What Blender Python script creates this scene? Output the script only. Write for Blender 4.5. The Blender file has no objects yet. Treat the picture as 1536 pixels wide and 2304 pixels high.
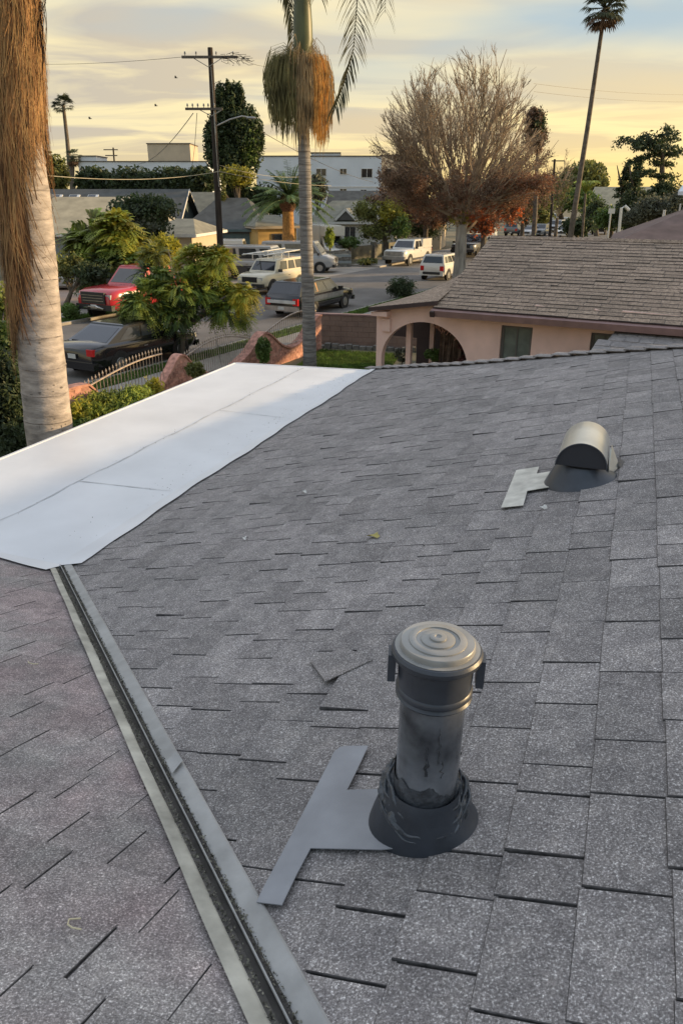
import bpy, bmesh, math, random
import numpy as np
from mathutils import Vector, Matrix, noise as mnoise
random.seed(7); rng = np.random.default_rng(7)
R_ = math.radians
scene = bpy.context.scene
# ------------------------------------------------------------------ camera
H = 5.2; FPX = 1664.0; PITCH = math.atan(712 / FPX)
cam = bpy.data.cameras.new('camera'); cam_o = bpy.data.objects.new('camera', cam)
scene.collection.objects.link(cam_o); scene.camera = cam_o
cam_o.location = (0, 0, H); cam_o.rotation_euler = (math.pi / 2 - PITCH, 0, 0)
cam.sensor_fit = 'VERTICAL'; cam.sensor_height = 36; cam.lens = 26.0; cam.clip_start = 0.05; cam.clip_end = 3000
# ------------------------------------------------------------------ light
SUN_AZ, SUN_EL = R_(82), R_(10.5)
world = bpy.data.worlds.new('World'); scene.world = world; world.use_nodes = True
nt = world.node_tree; nt.nodes.clear()
def N(t, **k):
    n_ = nt.nodes.new(t)
    for a, b in k.items(): setattr(n_, a, b)
    return n_
def L(a, b): nt.links.new(a, b)
wo = N('ShaderNodeOutputWorld'); bg = N('ShaderNodeBackground'); L(bg.outputs[0], wo.inputs[0])
bg.inputs['Strength'].default_value = 0.1
sky = N('ShaderNodeTexSky', sky_type='NISHITA'); sky.sun_disc = False
sky.sun_elevation = SUN_EL; sky.sun_rotation = SUN_AZ; sky.air_density = 1.2; sky.dust_density = 2.0
tc = N('ShaderNodeTexCoord'); sep = N('ShaderNodeSeparateXYZ'); L(tc.outputs['Generated'], sep.inputs[0])
def ramp(inp, stops):
    r = N('ShaderNodeValToRGB'); L(inp, r.inputs[0]); el = r.color_ramp.elements
    while len(el) < len(stops): el.new(0.5)
    for e_, (p, c) in zip(el, stops): e_.position = p; e_.color = (c[0], c[1], c[2], 1)
    return r.outputs[0]
def mixc(f, a, b):
    m = N('ShaderNodeMix', data_type='RGBA'); 
    if isinstance(f, float): m.inputs[0].default_value = f
    else: L(f, m.inputs[0])
    for v, i in ((a, 6), (b, 7)):
        if isinstance(v, tuple): m.inputs[i].default_value = (*v, 1)
        else: L(v, m.inputs[i])
    return m.outputs[2]
def math_(op, a, b=0.0, c=None):
    m = N('ShaderNodeMath', operation=op); 
    for v, i in ((a, 0), (b, 1)) + (((c, 2),) if c is not None else ()):
        if isinstance(v, (int, float)): m.inputs[i].default_value = v
        else: L(v, m.inputs[i])
    return m.outputs[0]
# toward-sun factor
dp = N('ShaderNodeVectorMath', operation='DOT_PRODUCT'); L(tc.outputs['Generated'], dp.inputs[0])
dp.inputs[1].default_value = (math.sin(R_(60)), math.cos(R_(60)), 0)
sunf = ramp(dp.outputs['Value'], [(0.15, (0, 0, 0)), (0.8, (1, 1, 1))])
# streaky cloud coordinates: a cloud deck seen in perspective
zc = math_('ADD', math_('MAXIMUM', sep.outputs[2], 0.0), 0.07)
comb = N('ShaderNodeCombineXYZ')
L(math_('DIVIDE', sep.outputs[0], zc), comb.inputs[0]); L(math_('DIVIDE', sep.outputs[1], zc), comb.inputs[1])
mp = N('ShaderNodeMapping'); L(comb.outputs[0], mp.inputs[0]); mp.inputs['Scale'].default_value = (0.5, 0.85, 1); mp.inputs['Rotation'].default_value = (0, 0, 0.2)
n1 = N('ShaderNodeTexNoise'); L(mp.outputs[0], n1.inputs[0]); n1.inputs['Scale'].default_value = 1.25; n1.inputs['Detail'].default_value = 7; n1.inputs['Roughness'].default_value = 0.52; n1.inputs['Distortion'].default_value = 0.6
n2 = N('ShaderNodeTexNoise'); L(mp.outputs[0], n2.inputs[0]); n2.inputs['Scale'].default_value = 0.42; n2.inputs['Detail'].default_value = 5; n2.inputs['Distortion'].default_value = 0.4
K = 10.0
def C10(c): return tuple(v * K for v in c)
low = mixc(sunf, C10((.72, .57, .29)), C10((.92, .67, .23)))           # warm horizon
mid = mixc(sunf, C10((.48, .43, .36)), C10((.73, .57, .32)))           # cloud body
hi = mixc(sunf, C10((.78, .67, .41)), C10((.95, .75, .37)))            # cream edges
streak = ramp(n1.outputs['Fac'], [(0.44, (0, 0, 0)), (0.58, (1, 1, 1))])
body = mixc(streak, mid, hi)
elev = ramp(sep.outputs[2], [(0.0, (0, 0, 0)), (0.075, (1, 1, 1))])
elev.node.color_ramp.interpolation = 'EASE'
cloud = mixc(elev, low, body)
# cooler, whiter overcast higher up
up = ramp(sep.outputs[2], [(0.18, (0, 0, 0)), (0.6, (1, 1, 1))])
cloud = mixc(up, cloud, mixc(streak, C10((.62, .68, .80)), C10((.85, .88, .95))))
gap = ramp(n2.outputs['Fac'], [(0.46, (0, 0, 0)), (0.58, (1, 1, 1))])
gapz = ramp(sep.outputs[2], [(0.07, (0, 0, 0)), (0.17, (1, 1, 1))])
gapf = math_('MULTIPLY', math_('MULTIPLY', gap, gapz), 0.9)
blue = mixc(0.75, sky.outputs[0], C10((.36, .48, .58)))
cloud = mixc(0.90, sky.outputs[0], cloud)
final = mixc(gapf, cloud, blue)
L(final, bg.inputs[0])
sun = bpy.data.lights.new('sun', 'SUN'); sun_o = bpy.data.objects.new('sun', sun); scene.collection.objects.link(sun_o)
sdir = Vector((math.sin(SUN_AZ) * math.cos(SUN_EL), math.cos(SUN_AZ) * math.cos(SUN_EL), math.sin(SUN_EL)))
sun_o.rotation_euler = sdir.to_track_quat('Z', 'Y').to_euler(); sun.energy = 4.5; sun.angle = R_(1.5); sun.color = (1.0, .70, .36)
vs = scene.view_settings; vs.view_transform = 'Standard'; vs.look = 'None'; vs.exposure = 0.42; vs.gamma = 1.0; vs.use_curve_mapping = False
scene.render.engine = 'CYCLES'
scene.cycles.max_bounces = 6; scene.cycles.transparent_max_bounces = 8

# ------------------------------------------------------------------ helpers
COL = scene.collection
cP, sP = math.cos(PITCH), math.sin(PITCH)
def ray(x, y):
    u = (x - 768) / FPX; v = (1152 - y) / FPX
    return Vector((u, cP + v * sP, -sP + v * cP))
def at_z(x, y, z=0.0):
    r = ray(x, y); k = (H - z) / -r.z
    return Vector((r.x * k, r.y * k, z))
def at_y(x, y, Y):
    r = ray(x, y); k = Y / r.y
    return Vector((r.x * k, Y, H + r.z * k))
def px_w(px, Y): return px / FPX * Y * 1.08

def material(name, color, rough=0.7, metal=0.0, var=0.12, vscale=3.0, bump=0.0, bscale=60.0, coord='Position',
             dark=None, rnd=0.0, transl=0.0, spec=0.5, stretch=None, coat=0.0, detail=4):
    m = bpy.data.materials.new(name); m.use_nodes = True; t = m.node_tree; b = t.nodes['Principled BSDF']
    b.inputs['Roughness'].default_value = rough; b.inputs['Metallic'].default_value = metal
    b.inputs['Specular IOR Level'].default_value = spec; b.inputs['Coat Weight'].default_value = coat
    if coord == 'Position':
        g = t.nodes.new('ShaderNodeNewGeometry').outputs['Position']
    else: g = t.nodes.new('ShaderNodeTexCoord').outputs['Object']
    if stretch:
        mpn = t.nodes.new('ShaderNodeMapping'); mpn.inputs['Scale'].default_value = stretch; t.links.new(g, mpn.inputs[0]); g = mpn.outputs[0]
    nz = t.nodes.new('ShaderNodeTexNoise'); nz.inputs['Scale'].default_value = vscale; nz.inputs['Detail'].default_value = detail
    t.links.new(g, nz.inputs['Vector'])
    rp = t.nodes.new('ShaderNodeValToRGB'); t.links.new(nz.outputs[0], rp.inputs[0])
    c0 = dark if dark else tuple(c * (1 - 2 * var) for c in color); c1 = tuple(min(1, c * (1 + var)) for c in color)
    rp.color_ramp.elements[0].position = 0.3; rp.color_ramp.elements[1].position = 0.7
    rp.color_ramp.elements[0].color = (*c0, 1); rp.color_ramp.elements[1].color = (*c1, 1)
    out = rp.outputs[0]
    if rnd:
        oi = t.nodes.new('ShaderNodeObjectInfo'); mr = t.nodes.new('ShaderNodeMapRange'); t.links.new(oi.outputs['Random'], mr.inputs[0])
        mr.inputs[3].default_value = 1 - rnd; mr.inputs[4].default_value = 1 + rnd
        vm = t.nodes.new('ShaderNodeVectorMath'); vm.operation = 'SCALE'; t.links.new(out, vm.inputs[0]); t.links.new(mr.outputs[0], vm.inputs['Scale']); out = vm.outputs[0]
    t.links.new(out, b.inputs['Base Color'])
    if bump:
        n3 = t.nodes.new('ShaderNodeTexNoise'); n3.inputs['Scale'].default_value = bscale; n3.inputs['Detail'].default_value = 5; t.links.new(g, n3.inputs['Vector'])
        bp = t.nodes.new('ShaderNodeBump'); bp.inputs['Strength'].default_value = bump; bp.inputs['Distance'].default_value = 0.02
        t.links.new(n3.outputs[0], bp.inputs['Height']); t.links.new(bp.outputs[0], b.inputs['Normal'])
    if transl:
        tr = t.nodes.new('ShaderNodeBsdfTranslucent'); t.links.new(out, tr.inputs[0]); ms = t.nodes.new('ShaderNodeMixShader'); ms.inputs[0].default_value = transl
        t.links.new(b.outputs[0], ms.inputs[1]); t.links.new(tr.outputs[0], ms.inputs[2]); t.links.new(ms.outputs[0], t.nodes['Material Output'].inputs[0])
    return m

def link(name, me, mat=None, parent=None):
    o = bpy.data.objects.new(name, me); COL.objects.link(o)
    if mat is not None and me is not None and len(me.materials) == 0: me.materials.append(mat)
    if parent is not None: o.parent = parent
    return o
def thing(name, label, cat, group=None, loc=(0, 0, 0), rz=0.0):
    o = bpy.data.objects.new(name, None); COL.objects.link(o); o.location = loc; o.rotation_euler = (0, 0, rz)
    o.empty_display_size = 0.2
    o['label'] = label; o['category'] = cat
    if group: o['group'] = group
    return o
def tag(o, label, cat, group=None):
    o['label'] = label; o['category'] = cat
    if group: o['group'] = group
    return o
def struct(o): o['kind'] = 'structure'; return o

def smooth_mesh(me, ang):
    bm = bmesh.new(); bm.from_mesh(me); a = R_(ang)
    for f in bm.faces: f.smooth = True
    for ed in bm.edges: ed.smooth = (len(ed.link_faces) != 2) or ed.calc_face_angle(0.0) < a
    bm.to_mesh(me); bm.free()
class MB:
    def __init__(s): s.v = []; s.f = []
    def add(s, vs, fs):
        k = len(s.v); s.v += [tuple(p) for p in vs]; s.f += [tuple(i + k for i in f) for f in fs]; return s
    def box(s, x0, y0, z0, x1, y1, z1, M=None):
        vs = [Vector((x, y, z)) for z in (z0, z1) for x, y in ((x0, y0), (x1, y0), (x1, y1), (x0, y1))]
        if M is not None: vs = [M @ p for p in vs]
        return s.add(vs, [(3, 2, 1, 0), (4, 5, 6, 7), (0, 1, 5, 4), (1, 2, 6, 5), (2, 3, 7, 6), (3, 0, 4, 7)])
    def bar(s, a, b, w, h=None):   # box-section bar between two points
        return s.tube([a, b], [w / 2 * 1.414] * 2, 4)
    def tube(s, pts, rs, n=6, cap=True, squash=None):
        pts = [Vector(p) for p in pts]; k = len(s.v); m = len(pts)
        if not isinstance(rs, (list, tuple)): rs = [rs] * m
        ref = None
        for i, p in enumerate(pts):
            d = (pts[min(i + 1, m - 1)] - pts[max(i - 1, 0)])
            if d.length < 1e-9: d = Vector((0, 0, 1))
            d.normalize()
            if ref is None: ref = Vector((0, 0, 1)) if abs(d.z) < .9 else Vector((1, 0, 0))
            a = d.cross(ref)
            if a.length < 1e-6: a = d.orthogonal()
            a.normalize(); b = a.cross(d); b.normalize()
            ref = -b if False else ref
            for j in range(n):
                t = 2 * math.pi * (j + .5) / n
                s.v.append(tuple(p + (a * math.cos(t) + b * math.sin(t)) * rs[i]))
        for i in range(m - 1):
            for j in range(n):
                q = k + i * n; s.f.append((q + j, q + (j + 1) % n, q + n + (j + 1) % n, q + n + j))
        if cap:
            s.f.append(tuple(k + j for j in reversed(range(n)))); s.f.append(tuple(k + (m - 1) * n + j for j in range(n)))
        return s
    def lathe(s, prof, n=32, M=None, cap=True):
        k = len(s.v)
        for r, z in prof:
            for j in range(n):
                t = 2 * math.pi * j / n; p = Vector((r * math.cos(t), r * math.sin(t), z)); s.v.append(tuple(M @ p if M is not None else p))
        for i in range(len(prof) - 1):
            for j in range(n):
                q = k + i * n; s.f.append((q + j, q + (j + 1) % n, q + n + (j + 1) % n, q + n + j))
        if cap:
            s.f.append(tuple(k + j for j in reversed(range(n)))); s.f.append(tuple(k + (len(prof) - 1) * n + j for j in range(n)))
        return s
    def prism(s, poly, z0, z1, M=None):      # poly of (x,y)
        n = len(poly); vs = [Vector((x, y, z0)) for x, y in poly] + [Vector((x, y, z1)) for x, y in poly]
        if M is not None: vs = [M @ p for p in vs]
        return s.add(vs, [tuple(reversed(range(n))), tuple(range(n, 2 * n))] + [(i, (i + 1) % n, n + (i + 1) % n, n + i) for i in range(n)])
    def mesh(s, name='m'):
        me = bpy.data.meshes.new(name); me.from_pydata(s.v, [], s.f); me.update(); return me
    def build(s, name, mat, parent=None, smooth=None, recalc=False):
        me = s.mesh(name)
        if recalc:
            bm = bmesh.new(); bm.from_mesh(me); bmesh.ops.recalc_face_normals(bm, faces=bm.faces); bm.to_mesh(me); bm.free()
        if smooth is not None: smooth_mesh(me, smooth)
        return link(name, me, mat, parent)

def tri_mesh(name, V, nper):     # V (k*nper,3) separate polygons of nper verts
    V = np.ascontiguousarray(V.reshape(-1, 3), dtype=np.float32); nv = len(V); nf = nv // nper
    me = bpy.data.meshes.new(name); me.vertices.add(nv); me.vertices.foreach_set('co', V.ravel())
    me.loops.add(nv); me.loops.foreach_set('vertex_index', np.arange(nv, dtype=np.int32))
    me.polygons.add(nf); me.polygons.foreach_set('loop_start', np.arange(0, nv, nper, dtype=np.int32))
    me.update(calc_edges=True); return me
def unit(a): return a / (np.linalg.norm(a, axis=-1, keepdims=True) + 1e-9)
def leaf_quads(C_, size, aspect=0.5, droop=0.0, updir=None):
    n = len(C_); d = unit(rng.normal(size=(n, 3)) + np.array([0, 0, -droop]))
    if updir is not None: d = unit(d * 0.6 + updir)
    s = unit(np.cross(d, rng.normal(size=(n, 3)))); L_ = size * (0.6 + 0.8 * rng.random((n, 1)))
    w = L_ * aspect * .5; up_ = np.cross(d, s) * L_ * .12
    return np.stack([C_ - d * L_ * .5, C_ + s * w + up_, C_ + d * L_ * .5, C_ - s * w + up_], 1).reshape(-1, 3)
def lobes_points(c, r, nl, n, lobe=0.35, shell=0.5, zmin=-1.0, seed=0, flat=1.0):
    """points scattered through foliage lobes that fill an ellipsoid with half axes r"""
    g = np.random.default_rng(seed); c = np.array(c, float); r = np.array(r, float)
    d = unit(g.normal(size=(nl, 3))); rad = g.random((nl, 1)) ** (1 / 3) * (1 - lobe * .8)
    lc = d * rad; lc[:, 2] = np.clip(lc[:, 2], zmin, 1)
    lr = lobe * (0.55 + 0.7 * g.random((nl, 1)))
    idx = g.integers(0, nl, n); dd = unit(g.normal(size=(n, 3))); rr = (shell + (1 - shell) * g.random((n, 1)))
    dd[:, 2] = dd[:, 2] * flat
    return c + (lc[idx] + dd * rr * lr[idx]) * r

def shade(o, ang=35):
    smooth_mesh(o.data, ang); return o

# ------------------------------------------------------------------ materials
def shingle_mat(name, base, flek, dark, scale=170.0, rnd=0.06, tint=None, tscale=1.0):
    m = bpy.data.materials.new(name); m.use_nodes = True; t = m.node_tree; b = t.nodes['Principled BSDF']; b.inputs['Roughness'].default_value = 0.92
    b.inputs['Specular IOR Level'].default_value = 0.25
    g = t.nodes.new('ShaderNodeNewGeometry').outputs['Position']
    def noise(s, d=3, r=.6):
        x = t.nodes.new('ShaderNodeTexNoise'); x.inputs['Scale'].default_value = s; x.inputs['Detail'].default_value = d; x.inputs['Roughness'].default_value = r; t.links.new(g, x.inputs[0]); return x.outputs[0]
    def rmp(i, st):
        x = t.nodes.new('ShaderNodeValToRGB'); t.links.new(i, x.inputs[0]); el = x.color_ramp.elements
        while len(el) < len(st): el.new(.5)
        for e_, (p, c) in zip(el, st): e_.position = p; e_.color = (*c, 1)
        return x.outputs[0]
    fine = noise(scale, 3, .75)
    fine2 = noise(scale * .42, 4, .7)
    col = rmp(fine, [(.34, dark), (.45, tuple(x * .85 for x in base)), (.57, tuple(x * 1.2 for x in base)), (.66, flek)])
    c2_ = rmp(fine2, [(.36, (.82, .82, .82)), (.5, (1, 1, 1)), (.62, (1.15, 1.15, 1.15)), (.70, (1.6, 1.6, 1.6))])
    m0 = t.nodes.new('ShaderNodeMix'); m0.data_type = 'RGBA'; m0.blend_type = 'MULTIPLY'; m0.inputs[0].default_value = 1; t.links.new(col, m0.inputs[6]); t.links.new(c2_, m0.inputs[7]); col = m0.outputs[2]
    worn = rmp(noise(11.0, 5, .65), [(.38, (.80, .80, .81)), (.55, (1, 1, 1)), (.72, (1.16, 1.15, 1.13))])
    m9 = t.nodes.new('ShaderNodeMix'); m9.data_type = 'RGBA'; m9.blend_type = 'MULTIPLY'; m9.inputs[0].default_value = 1; t.links.new(col, m9.inputs[6]); t.links.new(worn, m9.inputs[7]); col = m9.outputs[2]
    big = rmp(noise(1.4, 4), [(.3, (.86, .86, .86)), (.7, (1.14, 1.12, 1.12))])
    mm = t.nodes.new('ShaderNodeMix'); mm.data_type = 'RGBA'; mm.blend_type = 'MULTIPLY'; mm.inputs[0].default_value = 1; t.links.new(col, mm.inputs[6]); t.links.new(big, mm.inputs[7]); col = mm.outputs[2]
    if tint:
        tt = rmp(noise(tscale, 3), [(.42, (1, 1, 1)), (.62, tint)])
        m2 = t.nodes.new('ShaderNodeMix'); m2.data_type = 'RGBA'; m2.blend_type = 'MULTIPLY'; m2.inputs[0].default_value = 1; t.links.new(col, m2.inputs[6]); t.links.new(tt, m2.inputs[7]); col = m2.outputs[2]
    oi = t.nodes.new('ShaderNodeObjectInfo'); mr = t.nodes.new('ShaderNodeMapRange'); t.links.new(oi.outputs['Random'], mr.inputs[0]); mr.inputs[3].default_value = 1 - rnd; mr.inputs[4].default_value = 1 + rnd
    vm = t.nodes.new('ShaderNodeVectorMath'); vm.operation = 'SCALE'; t.links.new(col, vm.inputs[0]); t.links.new(mr.outputs[0], vm.inputs['Scale'])
    t.links.new(vm.outputs[0], b.inputs['Base Color'])
    bp = t.nodes.new('ShaderNodeBump'); bp.inputs['Strength'].default_value = .6; bp.inputs['Distance'].default_value = .004
    t.links.new(fine, bp.inputs['Height']); t.links.new(bp.outputs[0], b.inputs['Normal'])
    return m
M = {}
M['shingle'] = shingle_mat('grey_shingle', (.255, .238, .232), (.74, .72, .70), (.135, .125, .12))
M['shingleB'] = shingle_mat('grey_shingle_left', (.285, .268, .258), (.76, .73, .70), (.155, .143, .138), tint=(1.02, .90, .92), tscale=1.6)
M['tan'] = shingle_mat('tan_shingle', (.31, .235, .175), (.44, .36, .29), (.19, .14, .11), scale=30, rnd=.10)
M['membrane'] = material('white_membrane', (.74, .755, .785), .45, var=.05, vscale=1.3, bump=.12, bscale=5)
M['seam'] = material('membrane_seam', (.58, .59, .60), .6, var=.12, vscale=6)
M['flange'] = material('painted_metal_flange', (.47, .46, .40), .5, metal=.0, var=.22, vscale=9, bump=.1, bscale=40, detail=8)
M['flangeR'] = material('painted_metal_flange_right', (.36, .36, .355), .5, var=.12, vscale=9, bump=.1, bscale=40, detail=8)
M['gutter'] = material('dark_channel', (.075, .07, .065), .6, var=.25, vscale=12)
M['debris'] = material('leaf_debris', (.20, .19, .15), .95, var=.45, vscale=60)
M['navy'] = material('dark_vent_plastic', (.050, .058, .075), .38, var=.15, vscale=8, bump=.05, bscale=30)
M['cap'] = material('cap_top_plastic', (.30, .30, .29), .36, var=.12, vscale=10)
M['pipe'] = material('weathered_pipe', (.24, .26, .29), .22, metal=.45, var=.3, vscale=7, bump=.08, bscale=14, detail=7, dark=(.055, .06, .07))
M['rubber'] = material('rubber_boot', (.035, .042, .055), .5, var=.15, vscale=10, bump=.1, bscale=30)
M['sealant'] = material('sealant', (.07, .078, .09), .28, var=.3, vscale=40, bump=.35, bscale=60)
M['flash'] = material('grey_flashing', (.27, .28, .305), .5, var=.10, vscale=6, bump=.06, bscale=20, detail=7)
M['galv'] = material('galvanized', (.62, .61, .56), .32, metal=.55, var=.08, vscale=6)
M['galvflash'] = material('galvanized_flashing', (.60, .59, .54), .5, metal=.1, var=.14, vscale=12, detail=7)
M['darkopen'] = material('vent_opening', (.028, .03, .038), .6, var=.1)
M['pink'] = material('pink_stucco', (.80, .56, .49), .9, var=.07, vscale=1.6, bump=.4, bscale=60, coord='Position')
M['fascia'] = material('mauve_fascia', (.27, .17, .16), .7, var=.1)
M['dfascia_shade'] = material('dark_fascia_and_shade', (.05, .03, .03), .7, var=.1)
M['glassgreen'] = material('curtained_glass', (.14, .165, .15), .25, var=.15, vscale=4)
M['wframe'] = material('dark_window_frame', (.11, .105, .10), .6)
M['wwhite'] = material('white_trim', (.72, .70, .66), .6, var=.04)
M['glass'] = material('dark_glass', (.02, .024, .03), .06, var=.2, spec=.8)
M['glasswarm'] = material('reflective_glass', (.05, .055, .06), .04, var=.2, spec=1.0)
M['asphalt'] = material('asphalt', (.155, .142, .13), .9, var=.14, vscale=.6, bump=.3, bscale=40, detail=8)
M['concrete'] = material('concrete', (.30, .27, .235), .9, var=.12, vscale=.8, bump=.2, bscale=30, detail=8)
M['pinkdrive'] = material('pink_concrete_drive', (.40, .29, .23), .9, var=.10, vscale=.8, detail=8)
M['kerb'] = material('kerb_concrete', (.36, .33, .29), .9, var=.15, vscale=2)
M['dirt'] = material('dry_ground', (.15, .125, .085), .95, var=.25, vscale=.4, dark=(.07, .075, .035), detail=8)
M['grassbase'] = material('lawn_soil', (.07, .10, .025), .95, var=.3, vscale=3, detail=8)
M['grass'] = material('grass_blade', (.11, .19, .03), .7, var=.35, vscale=4, transl=.3)
M['brownwall'] = material('brown_block_wall', (.27, .185, .15), .92, var=.10, vscale=2, bump=.3, bscale=30)
M['greystone'] = material('grey_stone', (.20, .19, .17), .92, var=.25, vscale=6)
M['brick'] = material('red_brick', (.50, .25, .19), .9, var=.25, vscale=8, rnd=.2)
M['mortar'] = material('mortar', (.28, .17, .13), .95, var=.1)
M['terra'] = material('terracotta_stucco', (.52, .29, .225), .9, var=.2, vscale=3, bump=.3, bscale=30)
M['iron'] = material('pale_iron', (.40, .33, .28), .5, metal=.3, var=.2, vscale=8)
M['bark_palm'] = material('palm_bark', (.40, .35, .31), .9, var=.2, vscale=4.5, bump=.6, bscale=14, stretch=(1, 1, 3.0), detail=8, dark=(.20, .175, .155))
M['palm_scar'] = material('palm_leaf_scar', (.30, .26, .23), .95, var=.3, vscale=9, bump=.4)
M['bark_queen'] = material('ringed_bark', (.25, .235, .225), .9, var=.25, vscale=3, bump=.5, bscale=12, stretch=(1, 1, 8))
M['scar'] = material('bark_marks', (.15, .125, .105), .95)
M['ringdark'] = material('ring_scar', (.17, .155, .145), .95)
M['shaft'] = material('crownshaft', (.10, .115, .05), .45, var=.3, vscale=2, stretch=(1, 1, .4))
M['fibre'] = material('dry_palm_fibre', (.44, .25, .11), .85, var=.35, vscale=3, stretch=(3, 3, .8), transl=.25, dark=(.13, .06, .025))
M['fibre2'] = material('dark_palm_fibre', (.15, .09, .05), .9, var=.3, vscale=3, transl=.1)
M['fibre3'] = material('straw_palm_fibre', (.50, .33, .15), .85, var=.25, vscale=3, transl=.3)
M['seedgreen'] = material('green_seed_strands', (.20, .18, .075), .8, var=.3, vscale=3, transl=.3)
M['seedorange'] = material('orange_seed_strands', (.72, .40, .12), .8, var=.25, vscale=3, transl=.35)
M['seedtan'] = material('tan_seed_strands', (.46, .34, .19), .8, var=.25, vscale=3, transl=.3)
def leafm(name, c, **k): return material(name, c, k.pop('rough', .6), var=k.pop('var', .35), vscale=k.pop('vscale', 1.2), transl=k.pop('transl', .35), **k)
M['frond'] = leafm('palm_leaf', (0.094, 0.099, 0.055))
M['frondgreen'] = leafm('green_palm_leaf', (0.16, 0.24, 0.085))
M['frondfar'] = leafm('far_palm_leaf', (0.088, 0.104, 0.056))
M['leafdark'] = leafm('dark_leaf', (0.066, 0.096, 0.04))
M['leafmid'] = leafm('mid_green_leaf', (0.12, 0.19, 0.045))
M['leafyellow'] = leafm('yellow_green_leaf', (0.375, 0.35, 0.044))
M['leaflime'] = leafm('lime_leaf', (0.33, 0.40, 0.07))
M['leafolive'] = leafm('olive_leaf', (0.208, 0.224, 0.064))
M['leafrust'] = leafm('rust_leaf', (0.30, 0.145, 0.08))
M['leafbrown'] = leafm('brown_leaf', (0.25, 0.16, 0.105))
M['leaforange'] = leafm('orange_leaf', (.62, .15, .04))
M['leafgrey'] = leafm('grey_green_leaf', (0.144, 0.156, 0.108))
M['leafpurple'] = leafm('purple_leaf', (0.192, 0.08, 0.072))
M['wood'] = material('tree_bark', (.14, .115, .09), .95, var=.25, vscale=4, bump=.4, bscale=20)
M['woodpale'] = material('sycamore_bark', (.33, .30, .26), .95, var=.25, vscale=2, stretch=(3, 3, .6), bump=.4, bscale=10)
M['twig'] = material('bare_twig', (.36, .28, .20), .95, var=.2)
M['pole'] = material('creosote_pole', (.035, .026, .02), .9, var=.3, vscale=3, stretch=(3, 3, .5))
M['arm'] = material('weathered_crossarm', (.14, .12, .10), .9, var=.25, vscale=5)
M['metal'] = material('grey_metal', (.35, .35, .34), .4, metal=.6)
M['wire'] = material('wire', (.05, .045, .04), .6)
M['wirepale'] = material('pale_wire', (.35, .33, .26), .6)
M['white_bld'] = material('white_building_stucco', (.70, .74, .79), .9, var=.04, vscale=.5)
M['cream'] = material('cream_stucco', (.56, .47, .35), .9, var=.05, vscale=1)
M['greyblue'] = material('greyblue_siding', (.26, .29, .30), .8, var=.05)
M['teal'] = material('teal_garage_paint', (.10, .15, .155), .6, var=.08)
M['tealwall'] = material('dark_teal_wall', (.07, .10, .105), .8, var=.08)
M['yellowwall'] = material('yellow_stucco', (.62, .40, .14), .85, var=.05)
M['roofbeige'] = material('beige_roof', (.40, .345, .235), .9, var=.12, vscale=1.5, detail=8)
M['roofgrey'] = material('grey_roof', (.085, .088, .085), .9, var=.15, vscale=1.5, detail=8)
M['roofbrown'] = material('brown_roof', (.17, .115, .10), .9, var=.15, vscale=1.5, detail=8)
M['rooftan'] = material('dull_green_roof', (.23, .22, .17), .9, var=.15, vscale=1.5, detail=8)
M['tyre'] = material('tyre_rubber', (.018, .018, .018), .85)
M['rim'] = material('alloy_rim', (.40, .40, .40), .3, metal=.8)
M['chrome'] = material('chrome', (.6, .6, .6), .15, metal=1.0)
M['blackplastic'] = material('black_plastic', (.02, .02, .022), .5)
M['redlens'] = material('red_lens', (.55, .02, .02), .2)
M['lens'] = material('clear_lens', (.5, .5, .48), .15)
M['plate'] = material('number_plate', (.6, .6, .58), .5)
def paint(name, c, rough=.25): return material(name, c, rough, var=.03, coat=.6, vscale=2)
M['pblack'] = paint('black_paint', (.012, .012, .014), .15); M['pred'] = paint('red_paint', (.45, .02, .03)); M['pwhite'] = paint('white_paint', (.66, .65, .60))
M['pcream'] = paint('cream_paint', (.62, .56, .42)); M['pnavy'] = paint('navy_paint', (.05, .055, .07)); M['psilver'] = paint('silver_paint', (.36, .37, .38)); M['pgrey'] = paint('grey_paint', (.14, .15, .16))
M['amberpanel'] = material('amber_panel', (.42, .20, .06), .4, var=.2, vscale=4, stretch=(8, 8, 1))

# ------------------------------------------------------------------ frames of reference
e = Vector((0.35260, 0.93577, 0)).normalized(); nl = Vector((-e.y, e.x, 0)); UP = Vector((0, 0, 1))   # e: along the courses, nl: to the left
TH = R_(15.5); HP = 1.5002; CT, ST = math.cos(TH), math.sin(TH)
CAM = Vector((0, 0, H)); OA = CAM + Vector((0, 0, -HP / CT)); UA = -nl * CT + UP * ST; NA = nl * ST + UP * CT
def PA(a, u, h=0.0): return OA + e * a + UA * u + NA * h
def A_of(p): q = Vector(p) - OA; return (q.dot(e), q.dot(-nl) / CT)
def on_A(x, y):
    r = ray(x, y); k = -HP / NA.dot(r); return A_of(CAM + r * k)
VK = -0.877; va0, vu0 = on_A(350, 1720)                       # valley: a = va0 + VK*(u-vu0)
def valley_a(u): return va0 + VK * (u - vu0)
TB = math.atan(ST / 0.877); CB, SB = math.cos(TB), math.sin(TB)
V0 = PA(va0, vu0); NB = e * SB + UP * CB; WB = -e * CB + UP * SB
def PB(b, w, h=0.0): return V0 + nl * b + WB * w + NB * h
# on B valley: b = -t*CT, w: horizontal -0.877 t => w = .877 t / CB
def valley_b(w): return -w * CB / 0.877 * CT
def on_B(x, y):
    r = ray(x, y); k = (V0 - CAM).dot(NB) / r.dot(NB); q = CAM + r * k - V0
    return q.dot(nl), q.dot(-e) / CB
ZW = 2.6
uE = (ZW - OA.z) / ST                                          # eave of A
wE = (ZW - V0.z) / SB

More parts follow.
